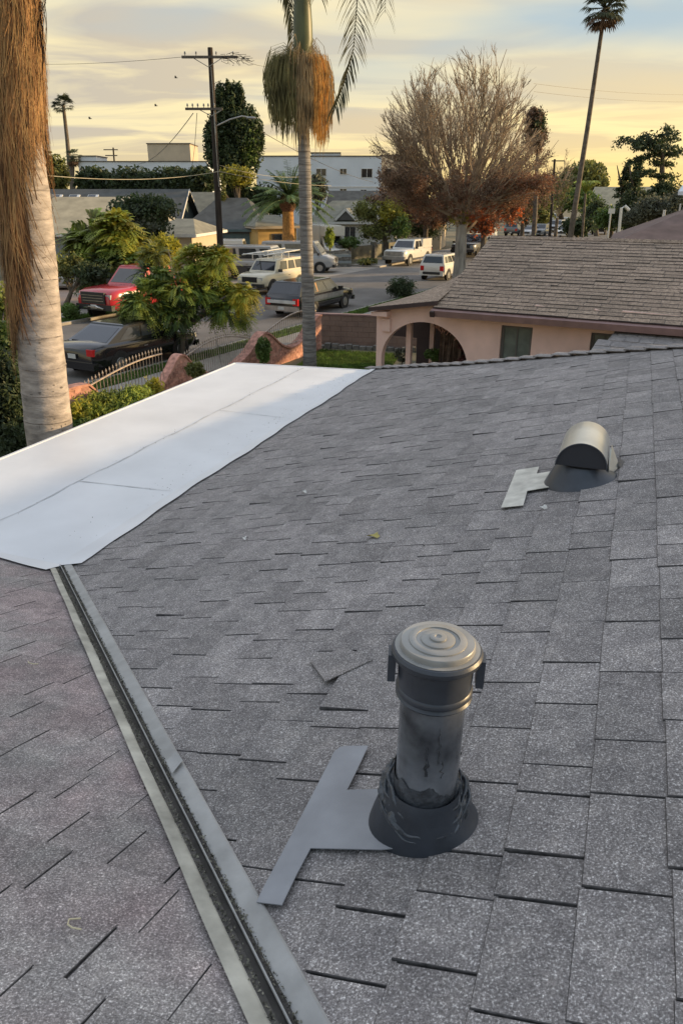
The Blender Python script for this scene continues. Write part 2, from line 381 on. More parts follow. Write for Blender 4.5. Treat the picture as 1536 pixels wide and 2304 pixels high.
# ================================================================== OWN HOUSE
own = thing('shingled_house', 'grey shingled house roof with white flat porch roof in the foreground', 'house')
def frameM(o, x, y, z):
    m = Matrix.Identity(4)
    for i in range(3): m[i][0] = x[i]; m[i][1] = y[i]; m[i][2] = z[i]; m[i][3] = o[i]
    return m
MA = frameM(OA, e, UA, NA)                                   # local (a,u,h); right-handed? fixed below by recalc
MBm = frameM(V0, nl, WB, NB)
# far hip line of A:  through these (a,u)
HIP = [on_A(835, 832), on_A(1050, 819), on_A(1327, 795), on_A(1536, 781)]
HIP = [(HIP[0][0] + .16, HIP[0][1] - .06)] + HIP[1:]
hs = (HIP[3][0] - HIP[2][0]) / (HIP[3][1] - HIP[2][1])
HIP.append((HIP[3][0] + hs * 5.4, HIP[3][1] + 5.4))  # unseen slope carried higher to shade the left slope and flat roof
def hip_a(u):
    if u <= HIP[0][1]: p, q = HIP[0], HIP[1]
    else:
        for p, q in zip(HIP, HIP[1:]):
            if u <= q[1]: break
    return p[0] + (q[0] - p[0]) * (u - p[1]) / (q[1] - p[1])
UT = HIP[-1][1]
# decks
poly = [(valley_a(uE), uE)] + [(hip_a(uE), uE)] + [h for h in HIP[1:]] + [(valley_a(UT), UT)]
M['deck_gap_shade'] = material('deck_gap_shade', (.07, .066, .066), .95, var=.2)  # deck coloured dark to draw shadow lines in the shingle gaps
roofA = MB().prism(poly, -.06, -.004, MA).build('roof_slope', M['deck_gap_shade'], own, recalc=True)
MB().prism([(-3, 2.2), (hip_a(2.2), 2.2), HIP[-1], (-3, UT)], -.003, .006, MA).build('upper_slope', M['shingle'], roofA, recalc=True)
wT = 3.2
polyB = [(valley_b(wE), wE), (valley_b(wT), wT), (6, wT), (6, wE)]
roofB = MB().prism(polyB, -.06, -.004, MBm).build('roof_slope', M['deck_gap_shade'], own, recalc=True)
MB().prism([(valley_b(2.25), 2.25), (valley_b(wT), wT), (6, wT), (6, 2.25)], -.003, .006, MBm).build('upper_slope', M['shingleB'], roofB, recalc=True)
MB().prism([(4.3, wE), (4.3, 2.3), (6, 2.3), (6, wE)], -.003, .006, MBm).build('outer_slope', M['shingleB'], roofB, recalc=True)

def clip(poly, f):     # keep f>=0
    out = []
    for i, p in enumerate(poly):
        q = poly[(i + 1) % len(poly)]; fp, fq = f(p), f(q)
        if fp >= 0: out.append(p)
        if fp * fq < 0:
            t = fp / (fp - fq); out.append((p[0] + (q[0] - p[0]) * t, p[1] + (q[1] - p[1]) * t))
    return out
def area(p): return abs(sum(p[i][0] * p[(i + 1) % len(p)][1] - p[(i + 1) % len(p)][0] * p[i][1] for i in range(len(p)))) / 2
def in_view(p, m=60):
    q = Vector(p) - CAM; f = q.y * cP - q.z * sP
    if f < .1: return None
    X = 768 + FPX * q.x / f; Y = 1152 - FPX * (q.y * sP + q.z * cP) / f
    return (X, Y, f) if -m < X < 1536 + m and -m < Y < 2304 + m else None

EXPO = 0.2
shcache = {}
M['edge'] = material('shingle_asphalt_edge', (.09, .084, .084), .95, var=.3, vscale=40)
def tone_variants(key, facs):
    out = []
    for i, f in enumerate(facs):
        m = M[key].copy(); m.name = key + '_tone_%s' % 'abcdef'[i]
        for nd in m.node_tree.nodes:
            if nd.bl_idname == 'ShaderNodeMapRange': nd.inputs[3].default_value *= f; nd.inputs[4].default_value *= f
        out.append(m)
    return out
TONES = {}
def wedge_edge(poly, v0, expo, tb, tt, ins=.0035):
    n = len(poly); cx = sum(p[0] for p in poly) / n; cy = sum(p[1] for p in poly) / n
    x0, x1 = min(p[0] for p in poly), max(p[0] for p in poly); y0, y1 = min(p[1] for p in poly), max(p[1] for p in poly)
    fx = max(.2, 1 - 2 * ins / max(1e-3, x1 - x0)); fy = max(.2, 1 - 2 * ins / max(1e-3, y1 - y0))
    def hh(y): return tb + (tt - tb) * min(1, max(0, (y - v0) / (expo * 1.08)))
    inner = [(cx + (x - cx) * fx, cy + (y - cy) * fy) for x, y in poly]
    vs = [(x, y, -.003) for x, y in poly] + [(x, y, hh(y) * .72) for x, y in poly] + [(x, y, hh(y)) for x, y in inner]
    fs = [tuple(range(2 * n, 3 * n))] + [(i, (i + 1) % n, n + (i + 1) % n, n + i) for i in range(n)] + [(n + i, n + (i + 1) % n, 2 * n + (i + 1) % n, 2 * n + i) for i in range(n)]
    return vs, fs
def wedge_verts(poly, v0, expo, tb, tt, curl):
    """poly in plane coords, thick at low side v0 (butt), thin at the top"""
    top = []
    for x, y in poly:
        k = min(1, max(0, (y - v0) / (expo * 1.08))); top.append((x, y, tb + (tt - tb) * k))
    n = len(poly)
    vs = [(x, y, -.003) for x, y in poly] + top
    fs = [tuple(reversed(range(n))), tuple(range(n, 2 * n))] + [(i, (i + 1) % n, n + (i + 1) % n, n + i) for i in range(n)]
    return vs, fs
JIT = [0.0]
def lay_shingles(fn_clip, M4, coordfn, rows, v_start, expo, xr, mat, parent, origin_rand=0.0, lens=(.2, .5), thick=(.006, .014), gap=.006, skew=.004):
    """returns list of (score, poly, v0, thick) """
    out = []; JIT[0] = 0
    for r in range(rows):
        v0 = v_start + r * expo; x0, x1 = xr(v0)
        x = x0 - random.random() * .4
        while x < x1:
            Ls = random.uniform(*lens) * (1.0 if random.random() > .18 else .55)
            g = gap * random.uniform(.4, 1.3); dv = random.uniform(-skew, skew); d2 = dv + random.uniform(-skew, skew) * .6
            p = [(x + g / 2, v0 + dv), (x + Ls - g / 2, v0 + d2), (x + Ls - g / 2 + random.uniform(-.003, .003), v0 + expo * 1.06), (x + g / 2 + random.uniform(-.003, .003), v0 + expo * 1.06)]
            x += Ls
            JIT[0] = random.uniform(-.009, .012); p = fn_clip(p)
            if len(p) < 3 or area(p) < 4e-4: continue
            cx = sum(q[0] for q in p) / len(p); cy = sum(q[1] for q in p) / len(p)
            W = coordfn(cx, cy); iv = in_view(W, 420)
            if iv is None: continue
            th = random.uniform(*thick)
            if random.random() < .06: th *= 1.5
            nrm = (M4.to_3x3() @ Vector((0, 0, 1))).normalized(); vd = (CAM - W); sc = area(p) * abs(nrm.dot(vd.normalized())) / vd.length_squared
            out.append((sc, p, v0, th))
    return out
def build_shingles(groups, own_, nmax=300, ins=.0022):
    allp = []
    for gi, (lst, M4, mat, parent, expo) in enumerate(groups):
        for it in lst: allp.append((it[0], gi, it))
        if mat.name not in TONES:
            key = [k for k in M if M[k] == mat][0]; TONES[mat.name] = tone_variants(key, (.87, .94, 1.0, 1.06, 1.13) if own_ is own else (.90, .96, 1.0, 1.05, 1.10))
    allp.sort(key=lambda q: -q[0]); rest = {}
    for i, (sc, gi, it) in enumerate(allp):
        lst, M4, mat, parent, expo = groups[gi]; _, p, v0, th = it; tn = TONES[mat.name]; ti = random.choice((0, 1, 1, 2, 2, 2, 3, 3, 4))
        if i < nmax:
            cx = sum(q[0] for q in p) / len(p)
            vs, fs = wedge_edge([(q[0] - cx, q[1] - v0) for q in p], 0, expo, th, .003, ins)
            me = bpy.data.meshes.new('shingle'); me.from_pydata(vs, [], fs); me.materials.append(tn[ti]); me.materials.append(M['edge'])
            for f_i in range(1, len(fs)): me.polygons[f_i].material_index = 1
            o = link('shingle', me, None, parent); o.matrix_local = M4 @ Matrix.Translation((cx, v0, 0))
        else:
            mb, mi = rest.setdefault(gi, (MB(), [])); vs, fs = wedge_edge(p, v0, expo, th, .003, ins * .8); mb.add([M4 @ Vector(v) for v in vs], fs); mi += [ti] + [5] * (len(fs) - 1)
    for gi, (mb, mi) in rest.items():
        me = mb.mesh('shingles')
        for m_ in TONES[groups[gi][2].name]: me.materials.append(m_)
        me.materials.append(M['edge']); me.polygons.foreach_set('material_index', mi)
        o = link('shingles', me, None, groups[gi][3]); o['kind'] = 'stuff'
MARG = .045
fA = lambda p: clip(clip(p, lambda q: (q[0] - valley_a(q[1])) - MARG * 1.4 + JIT[0]), lambda q: hip_a(q[1]) - q[0])
gA = lay_shingles(fA, MA, lambda a, u: PA(a, u), int((2.2 - uE) / EXPO) + 1, uE + .02 - EXPO * .2 + .012, EXPO, lambda v: (max(.35, valley_a(v + EXPO) - .3), hip_a(v) + .3), M['shingle'], roofA, lens=(.18, .38))
fB = lambda p: clip(p, lambda q: (q[0] - valley_b(q[1])) - MARG * .9 + JIT[0])
gB = lay_shingles(fB, MBm, lambda b, w: PB(b, w), int((2.25 - wE) / .2) + 1, wE + .01, .2, lambda v: (valley_b(v + .2) - .3, 4.5), M['shingleB'], roofB, lens=(.2, .42), thick=(.003, .006), gap=.003)
build_shingles([(gA, MA, M['shingle'], roofA, EXPO), (gB, MBm, M['shingleB'], roofB, .2)], own)

# white flat roof: outer edge and far edge are level lines
P1 = at_z(0, 1035, ZW); P2 = at_z(530, 818, ZW); P3 = at_z(832, 835, ZW)
bO = P1.dot(nl); aF = P2.dot(e)
def LW(a, b, z=0.0): return Vector((0, 0, ZW + z)) + e * a + nl * b
bA = PA(0, uE).dot(nl); aV = PA(valley_a(uE), uE).dot(e)
bAv = bA
aFar2 = P3.dot(e)
slab = [(aV - .02, bAv - .02), (aFar2, bA - .02), (aF, bO), (aV - .02, bO)]
mb = MB()
n_ = 4; vs = [LW(a, b, .012) for a, b in slab] + [LW(a, b, -.16) for a, b in slab]
mb.add(vs, [(0, 1, 2, 3), (7, 6, 5, 4), (0, 4, 5, 1), (1, 5, 6, 2), (2, 6, 7, 3), (3, 7, 4, 0)])
flat = mb.build('flat_roof', M['membrane'], own, recalc=True)
# lap of the membrane up the shingles of A and B (wavy upper edge)
mb = MB(); na = 60; top = []; bot = []
aV2 = aV
for i in range(na + 1):
    t = i / na; a = aV2 + (aFar2 - aV2) * t
    w = .12 + .02 * math.sin(i * .33) + .012 * math.sin(i * 1.1 + 1) + .10 * math.exp(-t * 5)
    bot.append(LW(a, bA + .03, .016)); a_ = a - OA.dot(e); top.append(PA(a_, uE + w, .022))
k = len(bot); mb.add(bot + top, [(i, i + 1, k + i + 1, k + i) for i in range(k - 1)])
mb.build('membrane_lap', M['membrane'], flat, smooth=50)
mb = MB(); bot = []; top = []
for i in range(41):
    t = i / 40; b = -(-bA) + (bO - bA) * t - .02
    bb = b - V0.dot(nl)
    w = .10 + .02 * math.sin(i * .4 + .5) + .06 * math.exp(-t * 6)
    bot.append(LW(aV + .03, b, .016)); top.append(PB(bb, wE + w, .020))
k = len(bot); mb.add(bot + top, [(i, i + 1, k + i + 1, k + i) for i in range(k - 1)])
mb.build('membrane_lap', M['membrane'], flat, smooth=50)
# rolled lap seams
def level(x, y): p = at_z(x, y, ZW); return p.dot(e), p.dot(nl)
s0 = level(0, 1180); s1 = level(480, 935); s2 = level(655, 840)
bs = (s0[1] + s1[1] + s2[1]) / 3
def seam(pts, w=.012, h=.0165):
    m = MB(); vs = []
    for i, (a, b) in enumerate(pts):
        q0 = pts[max(i - 1, 0)]; q1 = pts[min(i + 1, len(pts) - 1)]; d = Vector((q1[0] - q0[0], q1[1] - q0[1])).normalized(); ww = w * (.35 + .9 * abs(math.sin(i * 1.3) * math.cos(i * .37)))
        vs += [LW(a - d.y * ww, b + d.x * ww, h), LW(a + d.y * ww, b - d.x * ww, h)]
    m.add(vs, [(2 * i, 2 * i + 1, 2 * i + 3, 2 * i + 2) for i in range(len(pts) - 1)]); return m.build('lap_seam', M['seam'], flat)
seam([(aV + (aF - aV) * i / 50 + .01, bs + .012 * math.sin(i * .7) + .006 * math.sin(i * 2.1)) for i in range(51)], .009)
c0 = level(195, 1088); c1 = level(385, 1108); seam([(c0[0] + (c1[0] - c0[0]) * i / 14, bs + (c1[1] - bs) * i / 14 + .004 * math.sin(i)) for i in range(15)], .008)
c0 = level(500, 926); c1 = level(660, 945); seam([(c0[0] + (c1[0] - c0[0]) * i / 14, bs + (c1[1] - bs) * i / 14) for i in range(15)], .006)
# metal drip edge along the outer and far side
mb = MB()
for a, b, c, d in ((aV, bO, aF, bO), (aF, bO, aFar2, bA)):
    A0 = LW(a, b, 0); A1 = LW(c, d, 0); dr = (A1 - A0).normalized(); o = Vector((-dr.y, dr.x, 0)) * .012
    mb.add([A0 + o + UP * .018, A1 + o + UP * .018, A1 + o - UP * .19, A0 + o - UP * .19, A0 - o * 2 + UP * .018, A1 - o * 2 + UP * .018, A1 - o * 2 - UP * .19, A0 - o * 2 - UP * .19],
           [(0, 1, 2, 3), (4, 5, 1, 0), (7, 6, 5, 4), (3, 2, 6, 7), (0, 3, 7, 4), (1, 5, 6, 2)])
mb.build('drip_edge', M['membrane'], flat, recalc=True)

dp_ = []
for k in range(260):
    a = aV + random.random() ** .7 * (aF - aV); b = bA + abs(random.gauss(0, .16)) + .06 if random.random() < .7 else bs + random.gauss(0, .03)
    if a < aFar2 - .1: dp_.append(tuple(LW(a, b, .019)))
lit = link('roof_litter', tri_mesh('roof_litter', leaf_quads(np.array(dp_), .010, .5), 4), M['debris']); lit['kind'] = 'stuff'; lit['label'] = 'tiny leaf bits scattered along the edge of the white flat roof'; lit['category'] = 'debris'
# valley metal: cross-section along direction across the valley
tmin = (uE - vu0) ; ts = [tmin + (3.2 - tmin) * i / 60 for i in range(61)]
vdirA = Vector((VK, 1)).normalized()                      # valley direction in (a,u)
perpA = Vector((1, -VK)).normalized()                     # into A
vlenB = Vector((-CT, .877 / CB)).normalized(); perpB = Vector((vlenB.y, -vlenB.x))
if perpB.x < 0: perpB = -perpB
def Vp(t, s, h):                                          # s>0 on A, s<0 on B
    if s >= 0: return PA(va0 + VK * t + perpA.x * s, vu0 + t + perpA.y * s, h)
    wb = .877 * t / CB; bb = -t * CT; return PB(bb + perpB.x * -s, wb + perpB.y * -s, h)
def strip(name, prof, mat, par, wob=0.0, th=0):
    m = MB(); k = len(prof)
    for i, t in enumerate(ts):
        for j, (s, h) in enumerate(prof):
            ww = wob * (math.sin(i * .9 + j * 2) + math.sin(i * .31 + j)) * .5 if j in (0, k - 1) else 0
            m.v.append(tuple(Vp(t, s + ww, h)))
    for i in range(len(ts) - 1):
        for j in range(k - 1): q = i * k + j; m.f.append((q, q + 1, q + k + 1, q + k))
    return m.build(name, mat, par, smooth=30)
valley = MB().box(0, 0, 0, 0, 0, 0)
vroot = strip('valley_flashing', [(-.078, .019), (-.040, .017), (-.034, .014), (-.030, .010)], M['flange'], own, .003)
strip('flange', [(.030, .013), (.040, .018), (.082, .021), (.088, .017), (.090, .004)], M['flangeR'], vroot, .003)
strip('channel', [(-.030, .010), (-.012, .012), (-.010, .002), (.008, .002), (.011, .024), (.015, .025), (.018, .010), (.030, .012)], M['gutter'], vroot)
strip('rib', [(.0105, .0235), (.0125, .0275), (.0155, .0275), (.0175, .012)], M['flangeR'], vroot)
# debris lines beside the channel
pts = []
for k in range(5200):
    t = random.uniform(tmin, 2.2)
    side = random.random() < .5
    s = random.gauss(-.021, .0055) if side else random.gauss(.027, .005)
    hh = .012 if side else .015
    pts.append(tuple(Vp(t, s, hh + random.random() * .005)))
dq = leaf_quads(np.array(pts), .008, .6)
deb = link('valley_debris', tri_mesh('valley_debris', dq, 4), M['debris'], None); deb['kind'] = 'stuff'; deb['label'] = 'dry crumbs and leaf bits gathered along both sides of the valley channel'; deb['category'] = 'debris'
# hip caps: folded cap shingles
hip_pts = []
for p, q in zip(HIP, HIP[1:]):
    steps = max(2, int(math.dist(p, q) / .05))
    for i in range(steps): t = i / steps; hip_pts.append(PA(p[0] + (q[0] - p[0]) * t, p[1] + (q[1] - p[1]) * t, .02))
acc = 0; last = hip_pts[0]; stations = [last]
for p in hip_pts[1:]:
    if (p - stations[-1]).length >= .21: stations.append(p)
for i in range(len(stations) - 1):
    p = stations[i]; d = (stations[i + 1] - p).normalized()
    side = d.cross(NA).normalized()
    if side.dot(e) < 0: side = -side
    back = (side * .93 - UP * .36).normalized()
    near = -side
    w = .12; jit = random.uniform(-.008, .008); Lc = .27; lift = .026 + random.uniform(-.003, .008); low_ = .006
    a0 = p + d * (-.01 + jit); a1 = a0 + d * Lc
    vs = []
    for (q, h) in ((a0, lift), (a1, low_)):
        for off in (near * w, near * w * .3, back * w * .12, back * w * .55, back * w * 1.25):
            hh = h * (1.0 if off is not None else 1)
            vs.append(q + off + NA * hh)
    low = [v - NA * .009 for v in vs]
    m = MB(); m.add(vs + low, [(j, j + 1, 5 + j + 1, 5 + j) for j in range(4)] + [(10 + 5 + j, 10 + 5 + j + 1, 10 + j + 1, 10 + j) for j in range(4)] +
          [(10 + j, 10 + j + 1, j + 1, j) for j in range(4)] + [(5 + j, 6 + j, 16 + j, 15 + j) for j in range(4)] + [(0, 5, 15, 10), (9, 4, 14, 19)])
    m.build('hip_cap', M['shingle'], own, recalc=True)
# far slope beyond the hip
h0, h1 = PA(*HIP[0], 0), PA(*HIP[-1], 0); hd = (h1 - h0).normalized(); sd = hd.cross(UP).normalized()
if sd.dot(e) < 0: sd = -sd
h00 = h0 - UP * .05; far = MB().add([h00, h1 - UP * .03, h1 + sd * 3.5 - UP * 2.2, h00 + sd * .8 - UP * .5], [(0, 1, 2, 3)]).build('roof_slope', M['shingle'], own)
# walls under the roof
mb = MB()
c = [PA(valley_a(uE) + .1, uE + .35), PA(hip_a(uE) - .5, uE + .35), PA(hip_a(.6) - .5, UT), PA(-1, UT)]
c = [Vector((p.x, p.y, 0)) for p in c]
# a plain body box set well under the slopes
zt = ZW - .05
base = [LW(aV - 5.5, bA - .45), LW(aF - 1.0, bA - .45), LW(aF - 2.6, bA - 4.2), LW(aV - 5.5, bA - 4.2)]
vs = [Vector((p.x, p.y, 0)) for p in base] + [Vector((p.x, p.y, zt)) for p in base]
mb.add(vs, [(0, 1, 5, 4), (1, 2, 6, 5), (2, 3, 7, 6), (3, 0, 4, 7)]); mb.build('house_wall', M['cream'], own, recalc=True)
for a in (aV + .5, aV + 3.0, aF - .4):
    MB().tube([LW(a, bO - .15, -2.6), LW(a, bO - .15, -.14)], .06, 4).build('porch_post', M['wwhite'], own)

# ================================================================== ROOF THINGS
# pipe vent
ba, bu = on_A(950, 1850); bp_ = PA(ba, bu)
CAPUP = Matrix.Translation((0, 0, .02))
vent = thing('pipe_vent', 'grey pipe vent with round stepped cap and crumpled sealant collar near the bottom', 'roof vent', None, bp_)
lean = Matrix.Rotation(R_(1.2), 4, 'Y')
def T(z): return Matrix.Translation((0, 0, z))
def blathe(name, prof, mat, par, n=40, Mx=lean): return MB().lathe(prof, n, Mx).build(name, mat, par, smooth=40)
pr = .086
pipe_o = blathe('pipe', [(pr, -.05), (pr, .18), (pr, .30), (pr, .475)], M['pipe'], vent)
mb = MB()
for i in range(7):
    for j in range(48):
        t = 2 * math.pi * j / 48; k = i / 6; zt2 = .20 + .030 * mnoise.noise(Vector((math.cos(t) * 2, math.sin(t) * 2, 1.5))) + .014 * mnoise.noise(Vector((math.cos(t) * 7, math.sin(t) * 7, 4)))
        r = pr + .0022 * (1 if i < 6 else 0) + .0008 * mnoise.noise(Vector((math.cos(t) * 6, math.sin(t) * 6, k * 5))); mb.v.append((r * math.cos(t), r * math.sin(t), .05 + (zt2 - .05) * k))
for i in range(6):
    for j in range(48): q = i * 48; mb.f.append((q + j, q + (j + 1) % 48, q + 48 + (j + 1) % 48, q + 48 + j))
mb.build('tar_band', M['sealant'], vent, smooth=60)
for k, (an_, z0_, ln_) in enumerate(((-1.35, .40, .11), (-1.7, .34, .09), (-1.2, .30, .06))):   # dried tar drips
    q = [Vector((math.cos(an_ + .10 * mnoise.noise(Vector((i * .9, k * 3, 0)))), math.sin(an_ + .10 * mnoise.noise(Vector((i * .9, k * 3, 0)))), 0)) * (pr + .0006) + UP * (z0_ - ln_ * i / 8) for i in range(9)]
    MB().tube(q, [.002 + .005 * abs(mnoise.noise(Vector((i * .7, k, 2)))) for i in range(9)], 6).build('tar_drip', M['sealant'], vent, smooth=60)
cap = blathe('cap', [(.088, .425), (.0965, .430), (.1005, .436), (.0955, .443), (.1005, .450), (.1005, .458), (.0955, .464), (.098, .54), (.108, .546), (.115, .553), (.117, .566), (.112, .574), (.107, .5755)], M['navy'], vent, Mx=lean @ CAPUP)
blathe('cap_top', [(.108, .573), (.1085, .577), (.096, .5775), (.0955, .590), (.093, .593), (.074, .5935), (.0735, .5965), (.071, .598), (.056, .5983), (.0555, .5953), (.044, .5950), (.0435, .5985), (.041, .600), (.022, .6002), (.0215, .6045), (.018, .606), (.009, .606), (.006, .603), (.001, .603)], M['cap'], cap, Mx=lean @ CAPUP)
for ang in (176, -8):
    Rz = Matrix.Rotation(R_(ang), 4, 'Z')
    MB().box(.1035, -.024, .476, .1235, .024, .556, lean @ CAPUP @ Rz).build('side_clip', M['navy'], cap)
# boot cone follows the roof slope
mb = MB(); rings = []
prof = [(.150, 0.004, 1.22), (.146, .022, 1.2), (.138, .05, 1.12), (.122, .09, 1.05), (.110, .118, 1.0), (.098, .135, 1.0)]
nn = 48
M3 = MA.to_3x3()
for i, (r, h, el) in enumerate(prof):
    k = i / (len(prof) - 1)
    for j in range(nn):
        t = 2 * math.pi * j / nn
        pl = (e * math.cos(t) * r * .92 + UA * math.sin(t) * r * el * .9) + NA * h
        hz = Vector((math.cos(t) * e.x - math.sin(t) * nl.x, math.cos(t) * e.y - math.sin(t) * nl.y, 0)) * r + UP * (h + .012)
        p = pl.lerp(hz, k); mb.v.append(tuple(p))
for i in range(len(prof) - 1):
    for j in range(nn): q = i * nn; mb.f.append((q + j, q + nn + j, q + nn + (j + 1) % nn, q + (j + 1) % nn))
mb.build('boot', M['rubber'], vent, smooth=60, recalc=True)
# crumpled sealant collar: a draped skirt with irregular folds, low in front and high at the sides
def colz(t): return .072 + .075 * (1 + math.sin(t)) / 2 + .018 * math.cos(t) ** 2
nn = 150; NR = 16; mb = MB()
for i in range(NR):
    k = i / (NR - 1)
    for j in range(nn):
        t = 2 * math.pi * j / nn; c_, s_ = math.cos(t), math.sin(t)
        n3 = mnoise.noise(Vector((c_ * 2.2, s_ * 2.2, k * 3.5))) + .5 * mnoise.noise(Vector((c_ * 6, s_ * 6, k * 9 + 5))); rid = abs(mnoise.noise(Vector((c_ * 3.2, s_ * 3.2, k * 7 + 2 * c_))))
        r = .088 + .040 * k + .010 * math.sin(math.pi * min(1, k * 1.05)) * (.7 + n3) + .008 * (1 - rid * 2.2) * math.sin(math.pi * k)
        mb.v.append((r * c_, r * s_, colz(t) + .030 - .066 * k + .010 * n3))
for i in range(NR - 1):
    for j in range(nn): q = i * nn; mb.f.append((q + j, q + nn + j, q + nn + (j + 1) % nn, q + (j + 1) % nn))
mb.build('sealant', M['sealant'], vent, smooth=80, recalc=True)
for k, (r0, z0, rr, ph, t0_, t1_) in enumerate([(.100, .028, .0055, 0, 0, 6.2), (.112, .008, .0050, 1.3, -2.6, 1.2), (.122, -.012, .0050, 2.6, -3.0, .4), (.108, .016, .0045, 4.0, 2.2, 5.2), (.128, -.028, .0035, 3.3, -2.4, -.4)]):
    pts = []; rs = []
    for j in range(61):
        t = t0_ + (t1_ - t0_) * j / 60
        pts.append(Vector((math.cos(t), math.sin(t), 0)) * (r0 + .004 * math.sin(t * 7 + ph)) + UP * (colz(t) + z0 + .006 * math.sin(4 * t + ph) + .003 * math.sin(13 * t)))
        rs.append(rr * (1 + .3 * math.sin(9 * t + ph)) * min(1, .3 + 4 * min(j, 60 - j) / 60))
    MB().tube(pts, rs, 7).build('sealant', M['sealant'], vent, smooth=60)
# flashing plate (visible outline in the roof plane)
def plane_poly(name, pix, mat, par, h=.021, th=.0015, inv=None):
    P = [on_A(x, y) for x, y in pix]
    Mx = MA if inv is None else inv @ MA
    return MB().prism(P, h - th, h, Mx).build(name, mat, par, recalc=True)
invV = Matrix.Translation(-bp_)
plane_poly('flashing_plate', [(783, 1692), (832, 1692), (808, 1745), (785, 1792), (868, 1790), (1000, 1790), (1050, 1805), (1030, 1870), (1000, 1915), (860, 1928), (704, 1924), (672, 1985), (640, 2053), (583, 2046), (600, 2010), (650, 1915), (700, 1817), (744, 1730), (755, 1706), (768, 1695)], M['flash'], vent, .026, .003, invV)

# hooded vent
ga, gu = on_A(1302, 1086); gp = PA(ga, gu)
hood = thing('hooded_vent', 'half barrel galvanized hood vent on dark cone base upper right of roof', 'roof vent', None, gp)
er = -nl
def HV(a, b, z): return e * a + er * b + UP * z
cz = .125; Rr = .143; nb = 24; L0, L1 = -.12, .40
# barrel shell (half cylinder)
mb = MB(); k = nb + 1
sec = [(Rr * math.cos(math.pi * j / nb), Rr * math.sin(math.pi * j / nb)) for j in range(nb + 1)]
for a_, sc in ((L0, 1.0), (L0 + .02, 1.0), (L1 * .5, 1.0), (L1 - .02, .99), (L1, .93)):
    for x, z in sec: mb.v.append(tuple(HV(a_, x * sc, cz + .012 + z * sc)))
for i in range(4):
    for j in range(nb): q = i * k + j; mb.f.append((q, q + 1, q + k + 1, q + k))
mb.f.append(tuple(4 * k + j for j in range(k)))
barrel = mb.build('hood', M['galv'], hood, smooth=40, recalc=True)
MB().add([HV(L0 + .006, x * .985, cz + .012 + z * .985) for x, z in sec], [tuple(range(k))]).build('opening', M['darkopen'], barrel)
MB().tube([HV(L0 + .0, x, cz + .012 + z) for x, z in sec], .004, 5).build('hood_rim', M['navy'], barrel, smooth=60)
MB().box(-.001, -.001, 0, .001, .001, .001)
# cone base
mb = MB(); nn = 40
for i, (k_, rx, ry, zz) in enumerate([(0, .205, .215, .004), (.15, .200, .208, .02), (.6, .17, .165, .07), (1, .15, .135, .118)]):
    for j in range(nn):
        t = 2 * math.pi * j / nn; c1, s1 = math.cos(t), math.sin(t)
        pl = e * (c1 * rx + .03) + UA * (s1 * ry) + NA * zz; hz = HV(c1 * rx + .05, s1 * ry, zz)
        mb.v.append(tuple(pl.lerp(hz, k_)))
for i in range(3):
    for j in range(nn): q = i * nn; mb.f.append((q + j, q + nn + j, q + nn + (j + 1) % nn, q + (j + 1) % nn))
mb.f.append(tuple(3 * nn + j for j in range(nn)))
mb.build('cone_base', M['navy'], hood, smooth=50, recalc=True)
# bright seam strip on right side + pale panel coloured as the cone's sunlit side
MB().tube([HV(.02, .152, .045), HV(.10, .150, .20)], [.006, .006], 6).build('side_seam', M['galv'], hood)
MB().add([HV(.00, .160, .055), HV(.17, .215, .075), HV(.20, .152, .20), HV(.03, .148, .16)], [(0, 1, 2, 3)]).build('sunlit_side_panel', M['galv'], hood)
MB().add([HV(.15, .225, .068), HV(.24, .24, .085), HV(.22, .20, .115), HV(.14, .205, .09)], [(0, 1, 2, 3)]).build('flashing_corner', M['navy'], hood)
plane_poly('flashing_plate', [(1162, 1066), (1213, 1058), (1208, 1074), (1290, 1060), (1385, 1056), (1345, 1086), (1300, 1096), (1240, 1104), (1187, 1113), (1178, 1146), (1128, 1151)], M['galvflash'], hood, .026, .003, Matrix.Translation(-gp))

fa, fb_, fc_ = on_A(700, 1495), on_A(736, 1548), on_A(840, 1492); fd = on_A(775, 1462)
m = MB(); P_ = [PA(*fa, .018), PA(*fb_, .032), PA(*fc_, .018), PA(*fd, .016)]; m.add(P_ + [p - NA * .004 for p in P_], [(0, 1, 2, 3), (7, 6, 5, 4), (0, 4, 5, 1), (1, 5, 6, 2), (2, 6, 7, 3), (3, 7, 4, 0)])
flp = m.build('torn_shingle', M['shingle'], own, recalc=True)
fl = MB(); tt_ = .12; fl.add([Vp(tt_, .034, .03), Vp(tt_ - .03, .088, .035), Vp(tt_ - .075, .080, .045), Vp(tt_ - .06, .036, .04)], [(0, 1, 2, 3)]); fl.build('folded_flap', M['flangeR'], vroot)
# small litter on the roof
def bit(name, x, y, mat, label, cat, pts, w=.006, onB=False):
    if onB: b0, w0 = on_B(x, y); f = lambda i, j, h: PB(b0 - i, w0 + j, h)
    else: a0, u0 = on_A(x, y); f = lambda i, j, h: PA(a0 - j, u0 + i, h)
    o = MB().tube([f(i, j, .02 + .004 * math.sin(k)) for k, (i, j) in enumerate(pts)], w, 5).build(name, mat); return tag(o, label, cat)
M['drystem'] = material('dry_stem', (.62, .55, .36), .8); M['leafdry'] = material('dry_yellow_leaf', (.45, .38, .12), .7)
bit('curled_twig', 155, 2085, M['drystem'], 'curled pale dry stem lying on the lower left shingles', 'twig', [(.02, -.02), (.0, .0), (.012, .02), (.03, .024), (.05, .015)][::-1], .0022, True)
bit('curled_twig', 75, 1500, M['drystem'], 'small pale hooked stem on the left slope higher up the valley', 'twig', [(-.03, .0), (-.01, .02), (.02, .02), (.03, 0)], .0025, True)
